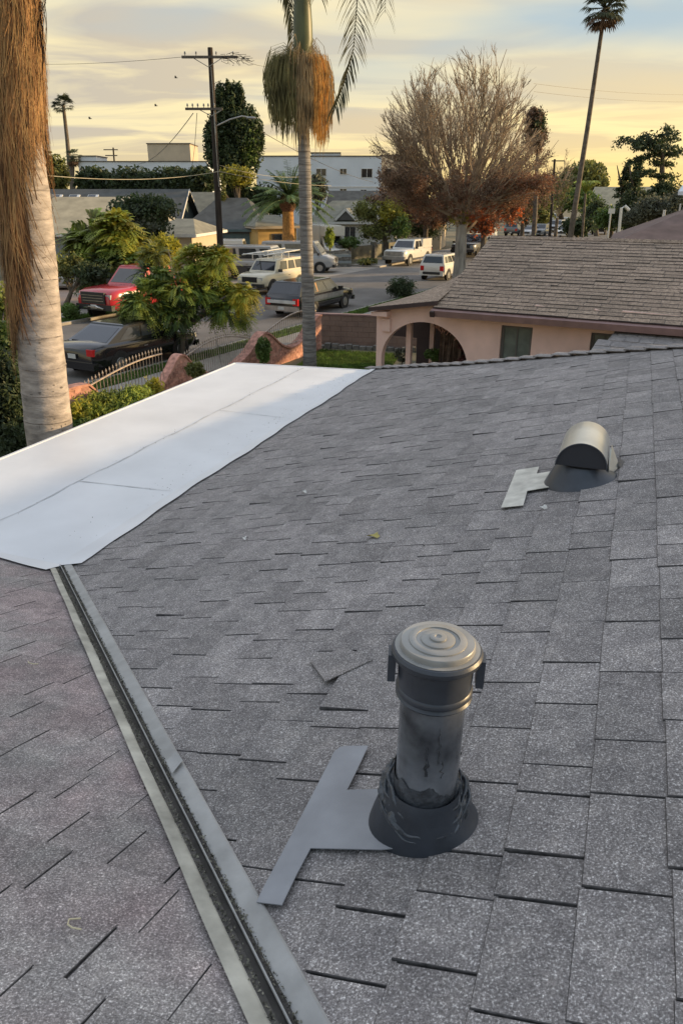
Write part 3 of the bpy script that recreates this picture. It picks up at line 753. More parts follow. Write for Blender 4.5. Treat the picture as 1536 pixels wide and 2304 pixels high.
def leaf_on(x, y, s, mat, label, rot=0):
    a0, u0 = on_A(x, y); m = MB(); P = []
    for i in range(10):
        t = 2 * math.pi * i / 10; rr = s * (1 + .35 * math.sin(3 * t + x)); P.append(PA(a0 + rr * math.cos(t) * .7, u0 + rr * math.sin(t), .024 + .012 * math.sin(2 * t)))
    m.add(P + [PA(a0, u0, .03)], [(i, (i + 1) % 10, 10) for i in range(10)]); return tag(m.build('fallen_leaf', mat), label, 'leaf')
leaf_on(843, 1212, .038, M['leafdry'], 'yellowed curled leaf lying mid roof left of the hooded vent')
leaf_on(686, 1112, .022, M['wwhite'], 'white scrap lying on shingles near the white roof edge')
leaf_on(1222, 1150, .02, M['wwhite'], 'white scrap stuck under the hooded vent flashing')
leaf_on(552, 1218, .016, M['wwhite'], 'tiny pale flake on shingles between valley and yellow leaf')

# ================================================================== GROUND AND STREET
AZ = R_(28.2); dS = Vector((math.sin(AZ), math.cos(AZ), 0)); rS = Vector((math.cos(AZ), -math.sin(AZ), 0))
def St(t, c, z=0.0): return dS * t + rS * c + UP * z
def st_of(p): return p.dot(dS), p.dot(rS)
MS = frameM(Vector((0, 0, 0)), rS, dS, UP)      # x: across (c), y: along (t)
def sheet(name, mat, c0, t0, c1, t1, z, sub=1):
    m = MB(); nx = sub; 
    for i in range(nx + 1):
        for j in range(nx + 1): m.v.append(tuple(St(t0 + (t1 - t0) * j / nx, c0 + (c1 - c0) * i / nx, z)))
    for i in range(nx):
        for j in range(nx): q = i * (nx + 1) + j; m.f.append((q, q + nx + 1, q + nx + 2, q + 1))
    return struct(m.build(name, mat))
sheet('ground', M['dirt'], -900, -300, 900, 1500, 0.0)
CN, CF = -16.9, -26.1
sheet('road', M['asphalt'], CF, -40, CN, 330, .004)
sheet('cross_road', M['asphalt'], CN + .0, 150, 120, 158, .008)
MS_ = MS
def slab_(name, mat, c0, t0, c1, t1, z0, z1): return struct(MB().box(c0, t0, z0, c1, t1, z1, MS).build(name, mat))
slab_('kerb', M['kerb'], CN, -40, CN + .16, 330, -.1, .12)
slab_('kerb', M['kerb'], CF - .16, -40, CF, 40.2, -.1, .12)
slab_('kerb', M['kerb'], CF - .16, 55.0, CF, 330, -.1, .12)
slab_('grass_verge', M['grassbase'], CN + .16, -40, CN + 1.0, 330, -.1, .10)
slab_('pavement', M['concrete'], CN + 1.0, -40, CN + 2.3, 330, -.1, .115)
slab_('grass_verge', M['grassbase'], CF - 1.2, -40, CF - .16, 40.2, -.1, .10)
slab_('pavement', M['concrete'], CF - 2.6, -40, CF - 1.2, 40.2, -.1, .115)
slab_('pavement', M['concrete'], CF - 2.6, 55.0, CF - .16, 330, -.1, .115)
sheet('driveway', M['concrete'], CF - 14, 40.2, CF, 55.0, .012)
sheet('pink_driveway', M['pinkdrive'], CF - 17, 24.5, CF - 2.6, 33.5, .13)
# red kerb stretch near the red truck
slab_('kerb_paint', M['brick'], CF - .10, 28.0, CF + .003, 31.5, .05, .124)
# ------------------------------------------------------------------ buildings
def gable_house(name, label, p, az, Lx, Wy, ze, zr, wall, roof, over=.5, hip=0.0, trim='wwhite', z0=0.0, group=None, cat='house'):
    """p: front-left eave corner of the body; local x along the ridge, y to the back"""
    o = thing(name, label, cat, group, (p[0], p[1], z0), az)
    MB().box(0, 0, 0, Lx, Wy, ze - z0 - .02).build('wall', M[wall], o)
    ze -= z0; zr -= z0
    sl = (zr - ze) / (Wy / 2); zo = ze - over * sl
    x0, x1, y0, y1, ym = -over, Lx + over, -over, Wy + over, Wy / 2
    for s in (0, 1):
        ya = y0 if s == 0 else y1
        v = [Vector((x0, ya, zo)), Vector((x1, ya, zo)), Vector((x1 - hip, ym, zr)), Vector((x0 + hip, ym, zr))]
        vs = v + [q + UP * .12 for q in v]
        MB().add(vs, [(0, 1, 2, 3), (7, 6, 5, 4), (0, 4, 5, 1), (1, 5, 6, 2), (2, 6, 7, 3), (3, 7, 4, 0)]).build('roof', M[roof], o, recalc=True)
    if hip > 0:
        for xa, xb in ((x0, x0 + hip), (x1, x1 - hip)):
            v = [Vector((xa, y0, zo + .12)), Vector((xa, y1, zo + .12)), Vector((xb, ym, zr + .12))]
            MB().add(v + [q - UP * .1 for q in v], [(0, 1, 2), (5, 4, 3), (0, 3, 4, 1), (1, 4, 5, 2), (2, 5, 3, 0)]).build('roof', M[roof], o, recalc=True)
            MB().box(min(xa, xa), y0, zo - .05, xa + .04, y1, zo + .11).build('fascia', M[trim], o)
    else:
        for xa in (0, Lx): MB().add([Vector((xa, 0, ze)), Vector((xa, Wy, ze)), Vector((xa, ym, zr))] , [(0, 1, 2)]).build('gable', M[wall], o)
        for xa in (x0 - .03, x1):
            for ya, yb in ((y0, ym), (y1, ym)):
                MB().add([Vector((xa, ya, zo - .04)), Vector((xa + .03, ya, zo - .04)), Vector((xa + .03, yb, zr - .04)), Vector((xa, yb, zr - .04)), Vector((xa, ya, zo + .14)), Vector((xa + .03, ya, zo + .14)), Vector((xa + .03, yb, zr + .14)), Vector((xa, yb, zr + .14))],
                         [(0, 1, 2, 3), (7, 6, 5, 4), (0, 4, 5, 1), (1, 5, 6, 2), (2, 6, 7, 3), (3, 7, 4, 0)]).build('fascia', M[trim], o, recalc=True)
    for yy in (y0 - .03, y1): MB().box(x0, yy, zo - .06, x1, yy + .03, zo + .13).build('fascia', M[trim], o)
    return o
def window(par, x0, z0, x1, z1, y=0.0, frame='wwhite', glass='glass', panes=2, side='y', door=False):
    """window on the local wall plane y=const (facing -y) or x=const"""
    def B(m, a0, d0, b0, a1, d1, b1):
        if side == 'y': return m.box(a0, y - d1, b0, a1, y - d0, b1)
        s = 1 if side == 'x' else -1
        return m.box(min(y + s * d0, y + s * d1), a0, b0, max(y + s * d0, y + s * d1), a1, b1)
    m = MB(); t = .06
    for a0, b0, a1, b1 in ((x0 - t, z0 - t, x1 + t, z0), (x0 - t, z1, x1 + t, z1 + t), (x0 - t, z0, x0, z1), (x1, z0, x1 + t, z1)): B(m, a0, 0.003, b0, a1, .06, b1)
    for i in range(1, panes):
        xm = x0 + (x1 - x0) * i / panes; B(m, xm - .025, 0.003, z0, xm + .025, .045, z1)
    w = m.build('window' if not door else 'door', M[frame], par)
    for i in range(panes):
        a = x0 + (x1 - x0) * i / panes; b = x0 + (x1 - x0) * (i + 1) / panes
        B(MB(), a + .01, .004, z0, b - .01, .02, z1).build('pane', M[glass], w)
    return w
def chim(o, x, y, z0, z1, w=.5, mat='roofgrey'): MB().box(x, y, z0, x + w, y + w, z1).build('chimney', M[mat], o)

# beige-roofed house on the left across the street
h1p = at_z(105, 516, 3.0)                          # front-left eave
h1 = gable_house('beige_roofed_house', 'pale house with beige roof and white eaves behind the bushes at left', at_y(20, 560, 50.5), R_(8), 10.6, 9.0, 3.1, 5.0, 'greyblue', 'roofbeige', .6, 3.0)
window(h1, 5.2, 1.0, 7.2, 2.6, 0, 'wwhite', 'glass', 2)
MB().box(2.5, -.04, 0, 2.62, -.003, 3.0).build('downpipe', M['wwhite'], h1)
g1 = gable_house('cream_garage', 'cream garage wing with white eave between leafy tree and dark pole', at_y(338, 560, 49.0), R_(-8), 2.75, 6.0, 3.0, 3.7, 'cream', 'rooftan', .40, 1.2)
h2 = gable_house('dark_roofed_house', 'dark grey roofed house with three skylights and pale ridge boards at left', at_y(60, 520, 66), R_(0), 12.5, 9, 3.2, 5.6, 'tealwall', 'roofgrey', .5, 0.0)
for i, xx in enumerate((-.2, 1.3, 2.9)):
    Mx = Matrix.Translation((xx + 1.6, 2.6, 4.62)) @ Matrix.Rotation(math.atan(2.4 / 4.5), 4, 'X')
    s_ = MB().box(-.05, -1.1, .0, .85, 1.1, .16, Mx).build('skylight', M['wwhite'], h2)
    MB().box(.0, -1.05, .16, .62, 1.05, .172, Mx).build('pane', M['glass'], s_)
# front gable of that house
h2b = gable_house('grey_gabled_house', 'grey house with pale edged gable facing street behind the dark bush', at_y(150, 520, 62) , R_(0) + math.pi / 2 - .2, 4.0, 7.6, 3.4, 5.3, 'roofgrey', 'roofgrey', .4, 0.0, 'cream')
h3 = gable_house('teal_garage_house', 'low grey roofed house with dark teal garage door behind the utility pole', at_y(425, 560, 66), R_(-4), 6.0, 9.0, 2.75, 4.9, 'tealwall', 'roofgrey', .5, 2.2, 'teal')
gd = MB().box(1.0, -.06, 0, 5.5, -.003, 2.3).build('garage_door', M['teal'], h3)
for i in range(4):
    MB().box(1.02, -.085, .04 + i * .57, 5.48, -.062, .04 + i * .57 + .54).build('panel', M['teal'], gd)
MB().box(.9, -.09, 2.31, 5.6, -.003, 2.45).build('door_head', M['wframe'], h3)
for x0_ in (.87, 5.51): MB().box(x0_, -.09, 0, x0_ + .12, -.003, 2.3).build('door_post', M['wframe'], h3)
h4 = gable_house('yellow_house', 'sunlit yellow house wall beside canary palm trunk', at_y(582, 560, 63.5), R_(24), 3.3, 5.0, 2.9, 3.6, 'yellowwall', 'rooftan', .35, 1.2, 'cream')
window(h4, 1.2, .2, 2.0, 2.3, 0, 'wframe', 'glass', 1)
h3b = gable_house('low_grey_house', 'wide low grey roof with small pale skylight behind the cream garage', at_y(330, 520, 76), R_(-3), 11, 9, 3.0, 5.4, 'roofgrey', 'rooftan', .5, 3.0, 'roofgrey')
MB().box(2.0, 2.0, 3.9, 3.2, 2.9, 4.6).build('chimney', M['cream'], h3b); MB().box(1.9, 1.9, 4.6, 3.3, 3.0, 4.7).build('chimney_cap', M['wwhite'], h3b)
h5 = gable_house('white_gabled_house', 'white house with small white gable and dark roof right of the canary palm', at_y(700, 540, 80), R_(-8), 8.5, 8.0, 2.9, 4.6, 'wwhite', 'rooftan', .6, 2.2)
window(h5, 3.4, 1.2, 4.5, 2.3, 0, 'wwhite', 'glass', 2); window(h5, 6.2, 1.2, 7.4, 2.3, 0, 'wwhite', 'glass', 2)
for s in (-1, 1):
    MB().bar((3.6 + 1.05 * s, -.5, 2.95), (3.6, -.5, 3.95), .2).build('gable_board', M['wwhite'], h5)
MB().add([(2.6, -.46, 2.95), (4.6, -.46, 2.95), (3.6, -.46, 3.9)], [(0, 1, 2)]).build('gable', M['wframe'], h5)
MB().add([(2.45, -.55, 2.95), (3.6, -.55, 4.05), (3.6, 3.0, 4.05), (2.45, 1.0, 2.95), (4.75, -.55, 2.95), (4.75, 1.0, 2.95)], [(0, 1, 2, 3), (1, 4, 5, 2)]).build('roof', M['rooftan'], h5)
h6 = gable_house('dark_slate_house', 'dark shingle roof between the white gable and the apartment block', at_y(740, 520, 88), R_(-5), 9.0, 9, 3.4, 5.6, 'cream', 'roofgrey', .5, 0)
h7 = gable_house('cream_bungalow', 'cream bungalow wall behind the small street tree and fence', at_y(800, 560, 84), R_(-12), 9.0, 7, 2.6, 3.4, 'cream', 'roofbrown', .5, 1.5)
window(h7, 1.5, 1.0, 2.6, 2.1)
# far right brown roofed houses
h8 = gable_house('brown_roofed_house', 'brown hip roof at right edge beyond the pink house', at_z(1395, 546, 3.1), R_(-20), 14, 11, 3.1, 5.0, 'cream', 'roofbrown', .6, 5.0, 'roofbrown')
h9 = gable_house('distant_tan_house', 'distant tan gabled roof under the dark dome tree', at_y(1318, 520, 150), R_(-30), 12, 10, 3.5, 6.6, 'cream', 'roofbeige', .5, 0)
h10 = gable_house('pale_flat_house', 'pale lilac house side cut off by the right edge above the grey bush', at_y(1530, 500, 44), R_(-35), 6, 6, 5.4, 6.6, 'white_bld', 'white_bld', .3, 0.0, 'white_bld')

def block(name, label, x0p, x1p, ytop, Y, depth, wins, mat='white_bld', az=0, steps=()):
    a = at_y(x0p, ytop, Y); b = at_y(x1p, ytop, Y); w = b.x - a.x
    o = thing(name, label, 'building', None, (a.x, Y, 0), az)
    MB().box(0, 0, 0, w, depth, a.z).build('wall', M[mat], o)
    MB().box(-.08, -.08, a.z - .02, w + .08, depth + .08, a.z + .10).build('parapet_cap', M['arm'], o)
    for (px0, py0, px1, py1, n_) in wins:
        p = at_y(px0, py1, Y); q = at_y(px1, py0, Y); window(o, p.x - a.x, p.z, q.x - a.x, q.z, 0, 'wwhite', 'glass', n_)
    for (px0, py0, px1, dy, dd) in steps:
        p = at_y(px0, py0, Y + dy); q = at_y(px1, py0, Y + dy)
        MB().box(p.x - a.x, dy, a.z + .1, q.x - a.x, dy + dd, p.z).build('rooftop_room', M['cream'] if dy > 1 else M[mat], o)
        MB().box(p.x - a.x - .1, dy - .1, p.z, q.x - a.x + .1, dy + dd + .1, p.z + .12).build('parapet_cap', M['arm'], o)
    return o
bR = block('apartment_block', 'white three storey apartment block behind palms and sycamore', 575, 858, 352, 100, 14,
           [(765, 380, 779, 392, 2), (813, 380, 837, 399, 2), (765, 425, 779, 437, 2), (811, 427, 824, 443, 2), (712, 380, 733, 396, 2)], steps=((700, 345, 765, .02, 6),))
MB().box(-.1, -.08, 6.1, 17.6, -.004, 6.25).build('string_course', M['wwhite'], bR)
bR2 = block('apartment_block', 'pinkish end wing of apartment block glimpsed through bare sycamore', 858, 925, 350, 103, 12, [(868, 380, 880, 398, 2)], mat='cream')
bL = block('flat_roofed_building', 'long white flat roofed building with boxy rooftop room far left', 176, 466, 364, 112, 16,
           [(184, 381, 206, 396, 2), (222, 383, 238, 396, 2), (441, 376, 446, 384, 1)], steps=((176, 352, 217, .02, 5), (331, 324, 427, 1.5, 6)))

# ------------------------------------------------------------------ pink house
AP = R_(29.5); SP = Vector((math.sin(AP), math.cos(AP), 0)); RP = Vector((math.cos(AP), -math.sin(AP), 0))
K_ = .86; pp0 = Vector((1.5 * K_, 25.1 * K_, 0))
pk = thing('pink_house', 'pink stucco house with tan shingle roof and arched porch opening', 'house')
def PW(s, z, d=0.0): return pp0 + RP * s + SP * d + UP * z         # d: beyond the wall
MPW = frameM(pp0, RP, UP, SP)
s0, s1 = -.32, 14.0
def wall_pt(x, y, off=0.0):
    r = ray(x, y); q = pp0 + SP * off; k = (q - CAM).dot(SP) / r.dot(SP); p = CAM + r * k - pp0; return p.dot(RP), p.z
# wall with arch: strips
sc, ah, az_, abase = 1.17, 1.32, 1.16, .80
def roof_low(s):      # underside of the roof above the wall
    return min(2.5, 2.20 + .13 * max(0, (s + .6))) if s < 1.75 else 2.5
mb = MB(); xs = [s0 + (sc - ah - s0) * i / 3 for i in range(3)] + [sc - ah * math.cos(math.pi * i / 28) for i in range(29)]
xs += [1.9 + .2 * i for i in range(0)]
th = .22
def arch_z(s):
    k = (s - sc) / ah
    return abase + az_ * math.sqrt(max(0, 1 - k * k)) if abs(k) <= 1 else None
def quadp(mbx, s_a, za0, za1, s_b, zb0, zb1):
    v = [PW(s_a, za0), PW(s_b, zb0), PW(s_b, zb1), PW(s_a, za1)]
    mbx.add(v + [p + SP * th for p in v], [(0, 1, 2, 3), (7, 6, 5, 4), (0, 4, 5, 1), (1, 5, 6, 2), (2, 6, 7, 3), (3, 7, 4, 0)])
for a_, b_ in zip(xs, xs[1:]):
    za, zb = arch_z(a_), arch_z(b_)
    if b_ <= sc - ah + 1e-6: za = zb = 0
    quadp(mb, a_, za if za is not None else 0, roof_low(a_), b_, zb if zb is not None else 0, roof_low(b_))
w1 = (wall_pt(1127, 737)[0], wall_pt(1198, 737)[0]); w2 = (wall_pt(1330, 745)[0], wall_pt(1392, 745)[0])
edges = [sc + ah, w1[0], w1[1], w2[0], w2[1], s1]
wz = (.75, wall_pt(1160, 734)[1])
quadp(mb, edges[0], 0, roof_low(edges[0]), edges[1], 0, 2.5)
quadp(mb, edges[1], 0, wz[0], edges[2], 0, wz[0]); quadp(mb, edges[1], wz[1], 2.62, edges[2], wz[1], 2.5)
quadp(mb, edges[2], 0, 2.62, edges[3], 0, 2.5)
quadp(mb, edges[3], 0, wz[0], edges[4], 0, wz[0]); quadp(mb, edges[3], wz[1] + .0, 2.62, edges[4], wz[1], 2.5)
quadp(mb, edges[4], 0, 2.62, edges[5], 0, 2.5)
mb.build('wall', M['pink'], pk)
for (a_, b_) in (w1, w2):
    m = MB(); t = .07
    for q in ((a_, wz[0], a_ + t, wz[1]), (b_ - t, wz[0], b_, wz[1]), (a_ + t, wz[0], b_ - t, wz[0] + t), (a_ + t, wz[1] - t, b_ - t, wz[1])):
        m.box(q[0], q[1], .07, q[2], q[3], .15, MPW)
    mid_ = (a_ + b_) / 2; m.box(mid_ - .018, wz[0] + t, .09, mid_ + .018, wz[1] - t, .14, MPW)
    w = m.build('window', M['wframe'], pk, recalc=True)
    for c0_, c1_ in ((a_ + t, mid_ - .018), (mid_ + .018, b_ - t)):
        MB().box(c0_, wz[0] + t, .11, c1_, wz[1] - t, .125, MPW).build('pane', M['glassgreen'], w, recalc=True)
# little corbel at the porch corner
MB().box(-.12, 1.62, -.07, .14, 1.98, .0 - .002, MPW).build('corbel', M['pink'], pk, recalc=True)
# porch inside: columns, rear wall, floor
for px_, off_, w_ in ((913, .55, .15), (966, 1.5, .13)):
    s_ = wall_pt(px_, 760, off_)[0]; MB().box(s_, 0, off_, s_ + w_, 2.2, off_ + w_, MPW).build('porch_column', M['pink'], pk, recalc=True)
MB().box(.75, 0, 4.2, s1, 2.5, 4.35, MPW).build('wall', M['dfascia_shade'], pk, recalc=True)
MB().box(2.75, 0, .225, 2.9, 2.4, 4.2, MPW).build('wall', M['dfascia_shade'], pk, recalc=True)
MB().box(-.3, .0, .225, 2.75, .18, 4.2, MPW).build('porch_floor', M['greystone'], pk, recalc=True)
MB().box(-.3, 2.05, .225, 2.75, 2.12, 4.2, MPW).build('porch_ceiling', M['dfascia_shade'], pk, recalc=True)
MB().box(-1.0, 1.05, 2.4, 2.74, 2.04, 2.46, MPW).build('porch_shade_panel', M['dfascia_shade'], pk, recalc=True)  # dark panels added to stand in for the shade inside the arch
MB().box(-.1, .185, 2.4, 2.74, 1.045, 2.46, MPW).build('lower_shade_panel', M['dfascia_shade'], pk, recalc=True)
mb = MB(); nn = 14; s_a = wall_pt(990, 760, .7)[0]; s_b = wall_pt(1038, 760, .7)[0]
for i in range(nn + 1):
    x = s_a + (s_b - s_a) * i / nn; zb_ = .72 + .16 * math.sin(i * 1.3) + .12 * math.sin(i * 2.9)
    mb.v += [tuple(PW(x, 1.72 - .02 * i, .7 + .05 * math.sin(i * 1.1))), tuple(PW(x + .03 * math.sin(i), zb_, .66 + .08 * math.sin(i * 1.7)))]
    if i: q = 2 * i; mb.f.append((q - 2, q - 1, q + 1, q))
M['oldcloth'] = material('brown_hanging_cloth', (.10, .065, .045), .95, var=.3, vscale=6)
cl_ = mb.build('hanging_cloth', M['oldcloth']); tag(cl_, 'ragged brown cloth hanging inside the right half of the arch', 'cloth')
mb = MB()
for i in range(60):
    x = random.uniform(s_a - .1, s_b + .1); z = 1.86 - .25 * max(0, x - s_a); p = PW(x, z + random.uniform(-.12, .05), random.uniform(.35, .65)); mb.tube([p, p + RP * random.uniform(-.1, .12) - UP * random.uniform(.03, .14)], .012, 4)
tag(mb.build('dry_vine', M['twigred'] if 'twigred' in M else M['brick']), 'reddish dry vine along the inner right edge of the arch', 'plant')
# roofs.  main slope frame: origin eave corner
EO = PW(1.62, 2.44, -.42)
slope = R_(18.4); UPk = SP * math.cos(slope) + UP * math.sin(slope); NPk = -SP * math.sin(slope) + UP * math.cos(slope)
MR = frameM(EO, RP, UPk, NPk); RL = 4.95
rk0 = .0
def rake_s(v): return -.02 - .03 * v
mroof = MB().prism([(rake_s(0), 0), (13, 0), (13, RL), (rake_s(RL), RL)], -.12, -.004, MR).build('roof', M['tan'], pk, recalc=True)
fc = lambda p: clip(p, lambda q: q[0] - rake_s(q[1]))
gC = lay_shingles(fc, MR, lambda a, b: EO + RP * a + UPk * b, 23, -.02, .213, lambda v: (-.1, 9.6), M['tan'], mroof, lens=(.3, .8), thick=(.012, .030), gap=.003, skew=.010)
build_shingles([(gC, MR, M['tan'], mroof, .213)], pk, 280, .0045)
MB().box(-.06, -.14, -.20, 13, -.005, -.03, MR).build('fascia', M['fascia'], pk, recalc=True)
MB().box(-.07, -.20, -.19, .05, -.14, -.04, MR).build('fascia_end', M['dfascia_shade'], pk, recalc=True)
MB().box(-.05, -.025, -.02, 13, -.022, .008, MR).build('drip_edge', M['dfascia_shade'], pk, recalc=True)
# ridge caps
for i in range(40):
    x = rake_s(RL) + .25 * i + random.uniform(-.01, .01)
    MB().add([EO + RP * x + UPk * (RL - .13) + NPk * .03, EO + RP * (x + .27) + UPk * (RL - .13) + NPk * .02, EO + RP * (x + .27) + UPk * RL + NPk * .055, EO + RP * x + UPk * RL + NPk * .07,
              EO + RP * x + UPk * (RL + .02) + SP * .12 - UP * .02, EO + RP * (x + .27) + UPk * (RL + .02) + SP * .12 - UP * .02], [(0, 1, 2, 3), (3, 2, 5, 4)]).build('ridge_cap', M['tan'], pk)
# back slope
rb = EO + UPk * RL
MB().add([rb + RP * -.2, rb + RP * 13, rb + RP * 13 + SP * 4.7 - UP * 1.55, rb + RP * -.2 + SP * 4.7 - UP * 1.55], [(0, 1, 2, 3)]).build('roof', M['tan'], pk)
MB().add([EO + RP * .1 + UPk * .4, EO + RP * .1 + UPk * RL, rb + RP * .1 + SP * 4.2 - UP * 1.4], [(0, 1, 2)]).build('gable', M['pink'], pk)
# porch roof: slopes down to the left, its rake faces us
qL = wall_pt(830, 697, -.3); qR = (1.72, 2.60)
porch_up = 4.9
a00 = PW(qL[0], qL[1] + .05, -.3); a10 = PW(1.66, 2.58, -.3); a11 = PW(1.66, 2.58 + 1.05, 4.2); a01 = PW(qL[0], qL[1] + .05, 4.2)
def bil(i, j): 
    A_ = a00.lerp(a01, j); B_ = a10.lerp(a11, j); sag = .10 * math.sin(math.pi * i) * j
    return A_.lerp(B_, i) - UP * sag
mb = MB(); n1_ = 12
for i in range(n1_ + 1):
    for j in range(n1_ + 1): mb.v.append(tuple(bil(i / n1_, j / n1_)))
for i in range(n1_):
    for j in range(n1_): q = i * (n1_ + 1) + j; mb.f.append((q, q + n1_ + 1, q + n1_ + 2, q + 1))
proof = mb.build('roof', M['tan'], pk)
st_ = MB()
for i in range(11):
    x = 0
    while x < 1:
        l = random.uniform(.06, .13); i0, i1 = i / 11, min(1, (i + 1.08) / 11); x1_ = min(1, x + l - .004)
        v = [bil(i0, x) + UP * .03, bil(i0, x1_) + UP * .03, bil(i1, x1_) + UP * .008, bil(i1, x) + UP * .008]
        st_.add(v + [p - UP * .04 for p in v], [(0, 1, 2, 3), (0, 4, 5, 1), (1, 5, 6, 2), (3, 7, 4, 0)]); x += l
so = st_.build('shingles', M['tan'], proof); so['kind'] = 'stuff'
d_ = (a10 - a00)
mb = MB(); mb.add([a00 - UP * .09, a10 - UP * .09, a10 + UP * .02, a00 + UP * .02] + [p - SP * .05 for p in (a00 - UP * .09, a10 - UP * .09, a10 + UP * .02, a00 + UP * .02)], [(0, 1, 2, 3), (7, 6, 5, 4), (0, 4, 5, 1), (1, 5, 6, 2), (2, 6, 7, 3), (3, 7, 4, 0)]).build('fascia', M['dfascia_shade'], pk, recalc=True)
mb = MB(); b0 = PW(qL[0] + .05, qL[1] - .16, -.28); mb.add([b0, b0 + RP * .5, b0 + RP * .5 + UP * .14, b0 + UP * .10, b0 + SP * .3, b0 + SP * .3 + RP * .5, b0 + SP * .3 + RP * .5 + UP * .14, b0 + SP * .3 + UP * .1], [(0, 1, 2, 3), (7, 6, 5, 4), (0, 4, 5, 1), (3, 2, 6, 7), (0, 3, 7, 4), (1, 5, 6, 2)]).build('soffit', M['pink'], pk, recalc=True)
# low grey lean-to roof between the houses at the right
lt = thing('grey_lean_to', 'low grey shingled lean-to roof against the pink wall at right edge', 'shed')
l0 = Vector((PW(6.2, 0, -2.9).x, PW(6.2, 0, -2.9).y, 0))
def LT(s, d, z): return pp0 + RP * s + SP * d + UP * z
lx = wall_pt(1388, 742)[0]
zt_ = wall_pt(1400, 741)[1]
MB().add([LT(lx, -.15, zt_), LT(14, -.15, zt_), LT(14, -3.2, zt_ - .75), LT(lx - .3, -3.2, zt_ - .75)] + [LT(lx, -.15, zt_ - .1), LT(14, -.15, zt_ - .1), LT(14, -3.2, zt_ - .85), LT(lx - .3, -3.2, zt_ - .85)], [(0, 1, 2, 3), (7, 6, 5, 4), (0, 4, 5, 1), (1, 5, 6, 2), (2, 6, 7, 3), (3, 7, 4, 0)]).build('roof', M['shingle'], lt, recalc=True)
for i in range(9):
    x = lx - .28
    while x < 9.5:
        l_ = random.uniform(.25, .45); v0_, v1_ = i / 9, (i + 1.1) / 9; f_ = lambda x_, v_, h_: LT(x_, -3.2 + 3.05 * v_, zt_ - .75 + .75 * v_ + h_)
        if x > lx - 1.0 + v0_: MB().add([f_(x, v0_, .025), f_(x + l_ - .02, v0_, .025), f_(x + l_ - .02, min(1, v1_), .008), f_(x, min(1, v1_), .008), f_(x, v0_, -.01), f_(x + l_ - .02, v0_, -.01)], [(0, 1, 2, 3), (4, 5, 1, 0)]).build('shingle', M['shingle'], lt)
        x += l_
for s_ in (6.8, 9.2, 11.6): MB().box(s_, 0, -.35, s_ + .1, 1.63, -.25, MPW).build('post', M['wframe'], lt, recalc=True)

# ------------------------------------------------------------------ garden walls and lawn
wl0, wl1 = at_z(706, 778), at_z(900, 786)
dW = (wl1 - wl0).normalized(); nW = Vector((-dW.y, dW.x, 0))
bw = thing('brown_garden_wall', 'brown block garden wall behind the small lawn', 'wall', None, wl0, math.atan2(dW.y, dW.x))
lw = (wl1 - wl0).length + 1.0
MB().box(0, .02, 0, lw, .16, 1.14).build('wall_core', M['mortar'], bw)
cols = int(lw / .42)
bmesh_cache = None
for r in range(6):
    for c in range(cols + 1):
        x0_ = c * .42 - (.21 if r % 2 else 0); x1_ = min(lw, x0_ + .412); x0_ = max(0, x0_)
        if x1_ - x0_ < .05: continue
        MB().box(x0_, 0 - random.random() * .006, r * .19 + .004, x1_, .15, r * .19 + .186).build('block', M['brownwall'], bw)
MB().box(-.03, -.03, 1.145, lw, .20, 1.20).build('coping', M['fascia'], bw)
gk = thing('stone_edging', 'low rough grey stone edging at foot of the brown wall', 'edging', None, wl0 - nW * .45, math.atan2(dW.y, dW.x))
for i in range(16):
    x = i * .26; MB().box(x, random.uniform(-.04, .02), 0, x + random.uniform(.2, .25), .24, random.uniform(.10, .19)).build('stone', M['greystone'], gk)
# lawn
lawn = [at_z(640, 850), at_z(860, 850), at_z(900, 800), at_z(712, 788)]
lm = struct(MB().add([Vector((p.x, p.y, .03)) for p in lawn], [(0, 1, 2, 3)]).build('lawn', M['grassbase']))
u_, v_ = rng.random(26000), rng.random(26000)
P4 = [np.array(p) for p in lawn]
pp = ((P4[0] * (1 - u_)[:, None] + P4[1] * u_[:, None]) * (1 - v_)[:, None] + (P4[3] * (1 - u_)[:, None] + P4[2] * u_[:, None]) * v_[:, None])
hgt = .05 + .08 * rng.random((26000, 1)); ang = rng.random(26000) * 6.28; wv = np.stack([np.cos(ang), np.sin(ang), 0 * ang], 1) * .012
tip = pp + np.concatenate([rng.normal(size=(26000, 2)) * .03, hgt], 1)
go = link('grass', tri_mesh('grass', np.stack([pp - wv, pp + wv, tip], 1).reshape(-1, 3), 3), M['grass']); go['kind'] = 'stuff'; go['label'] = 'bright green lawn grass in front of the brown wall'; go['category'] = 'grass'

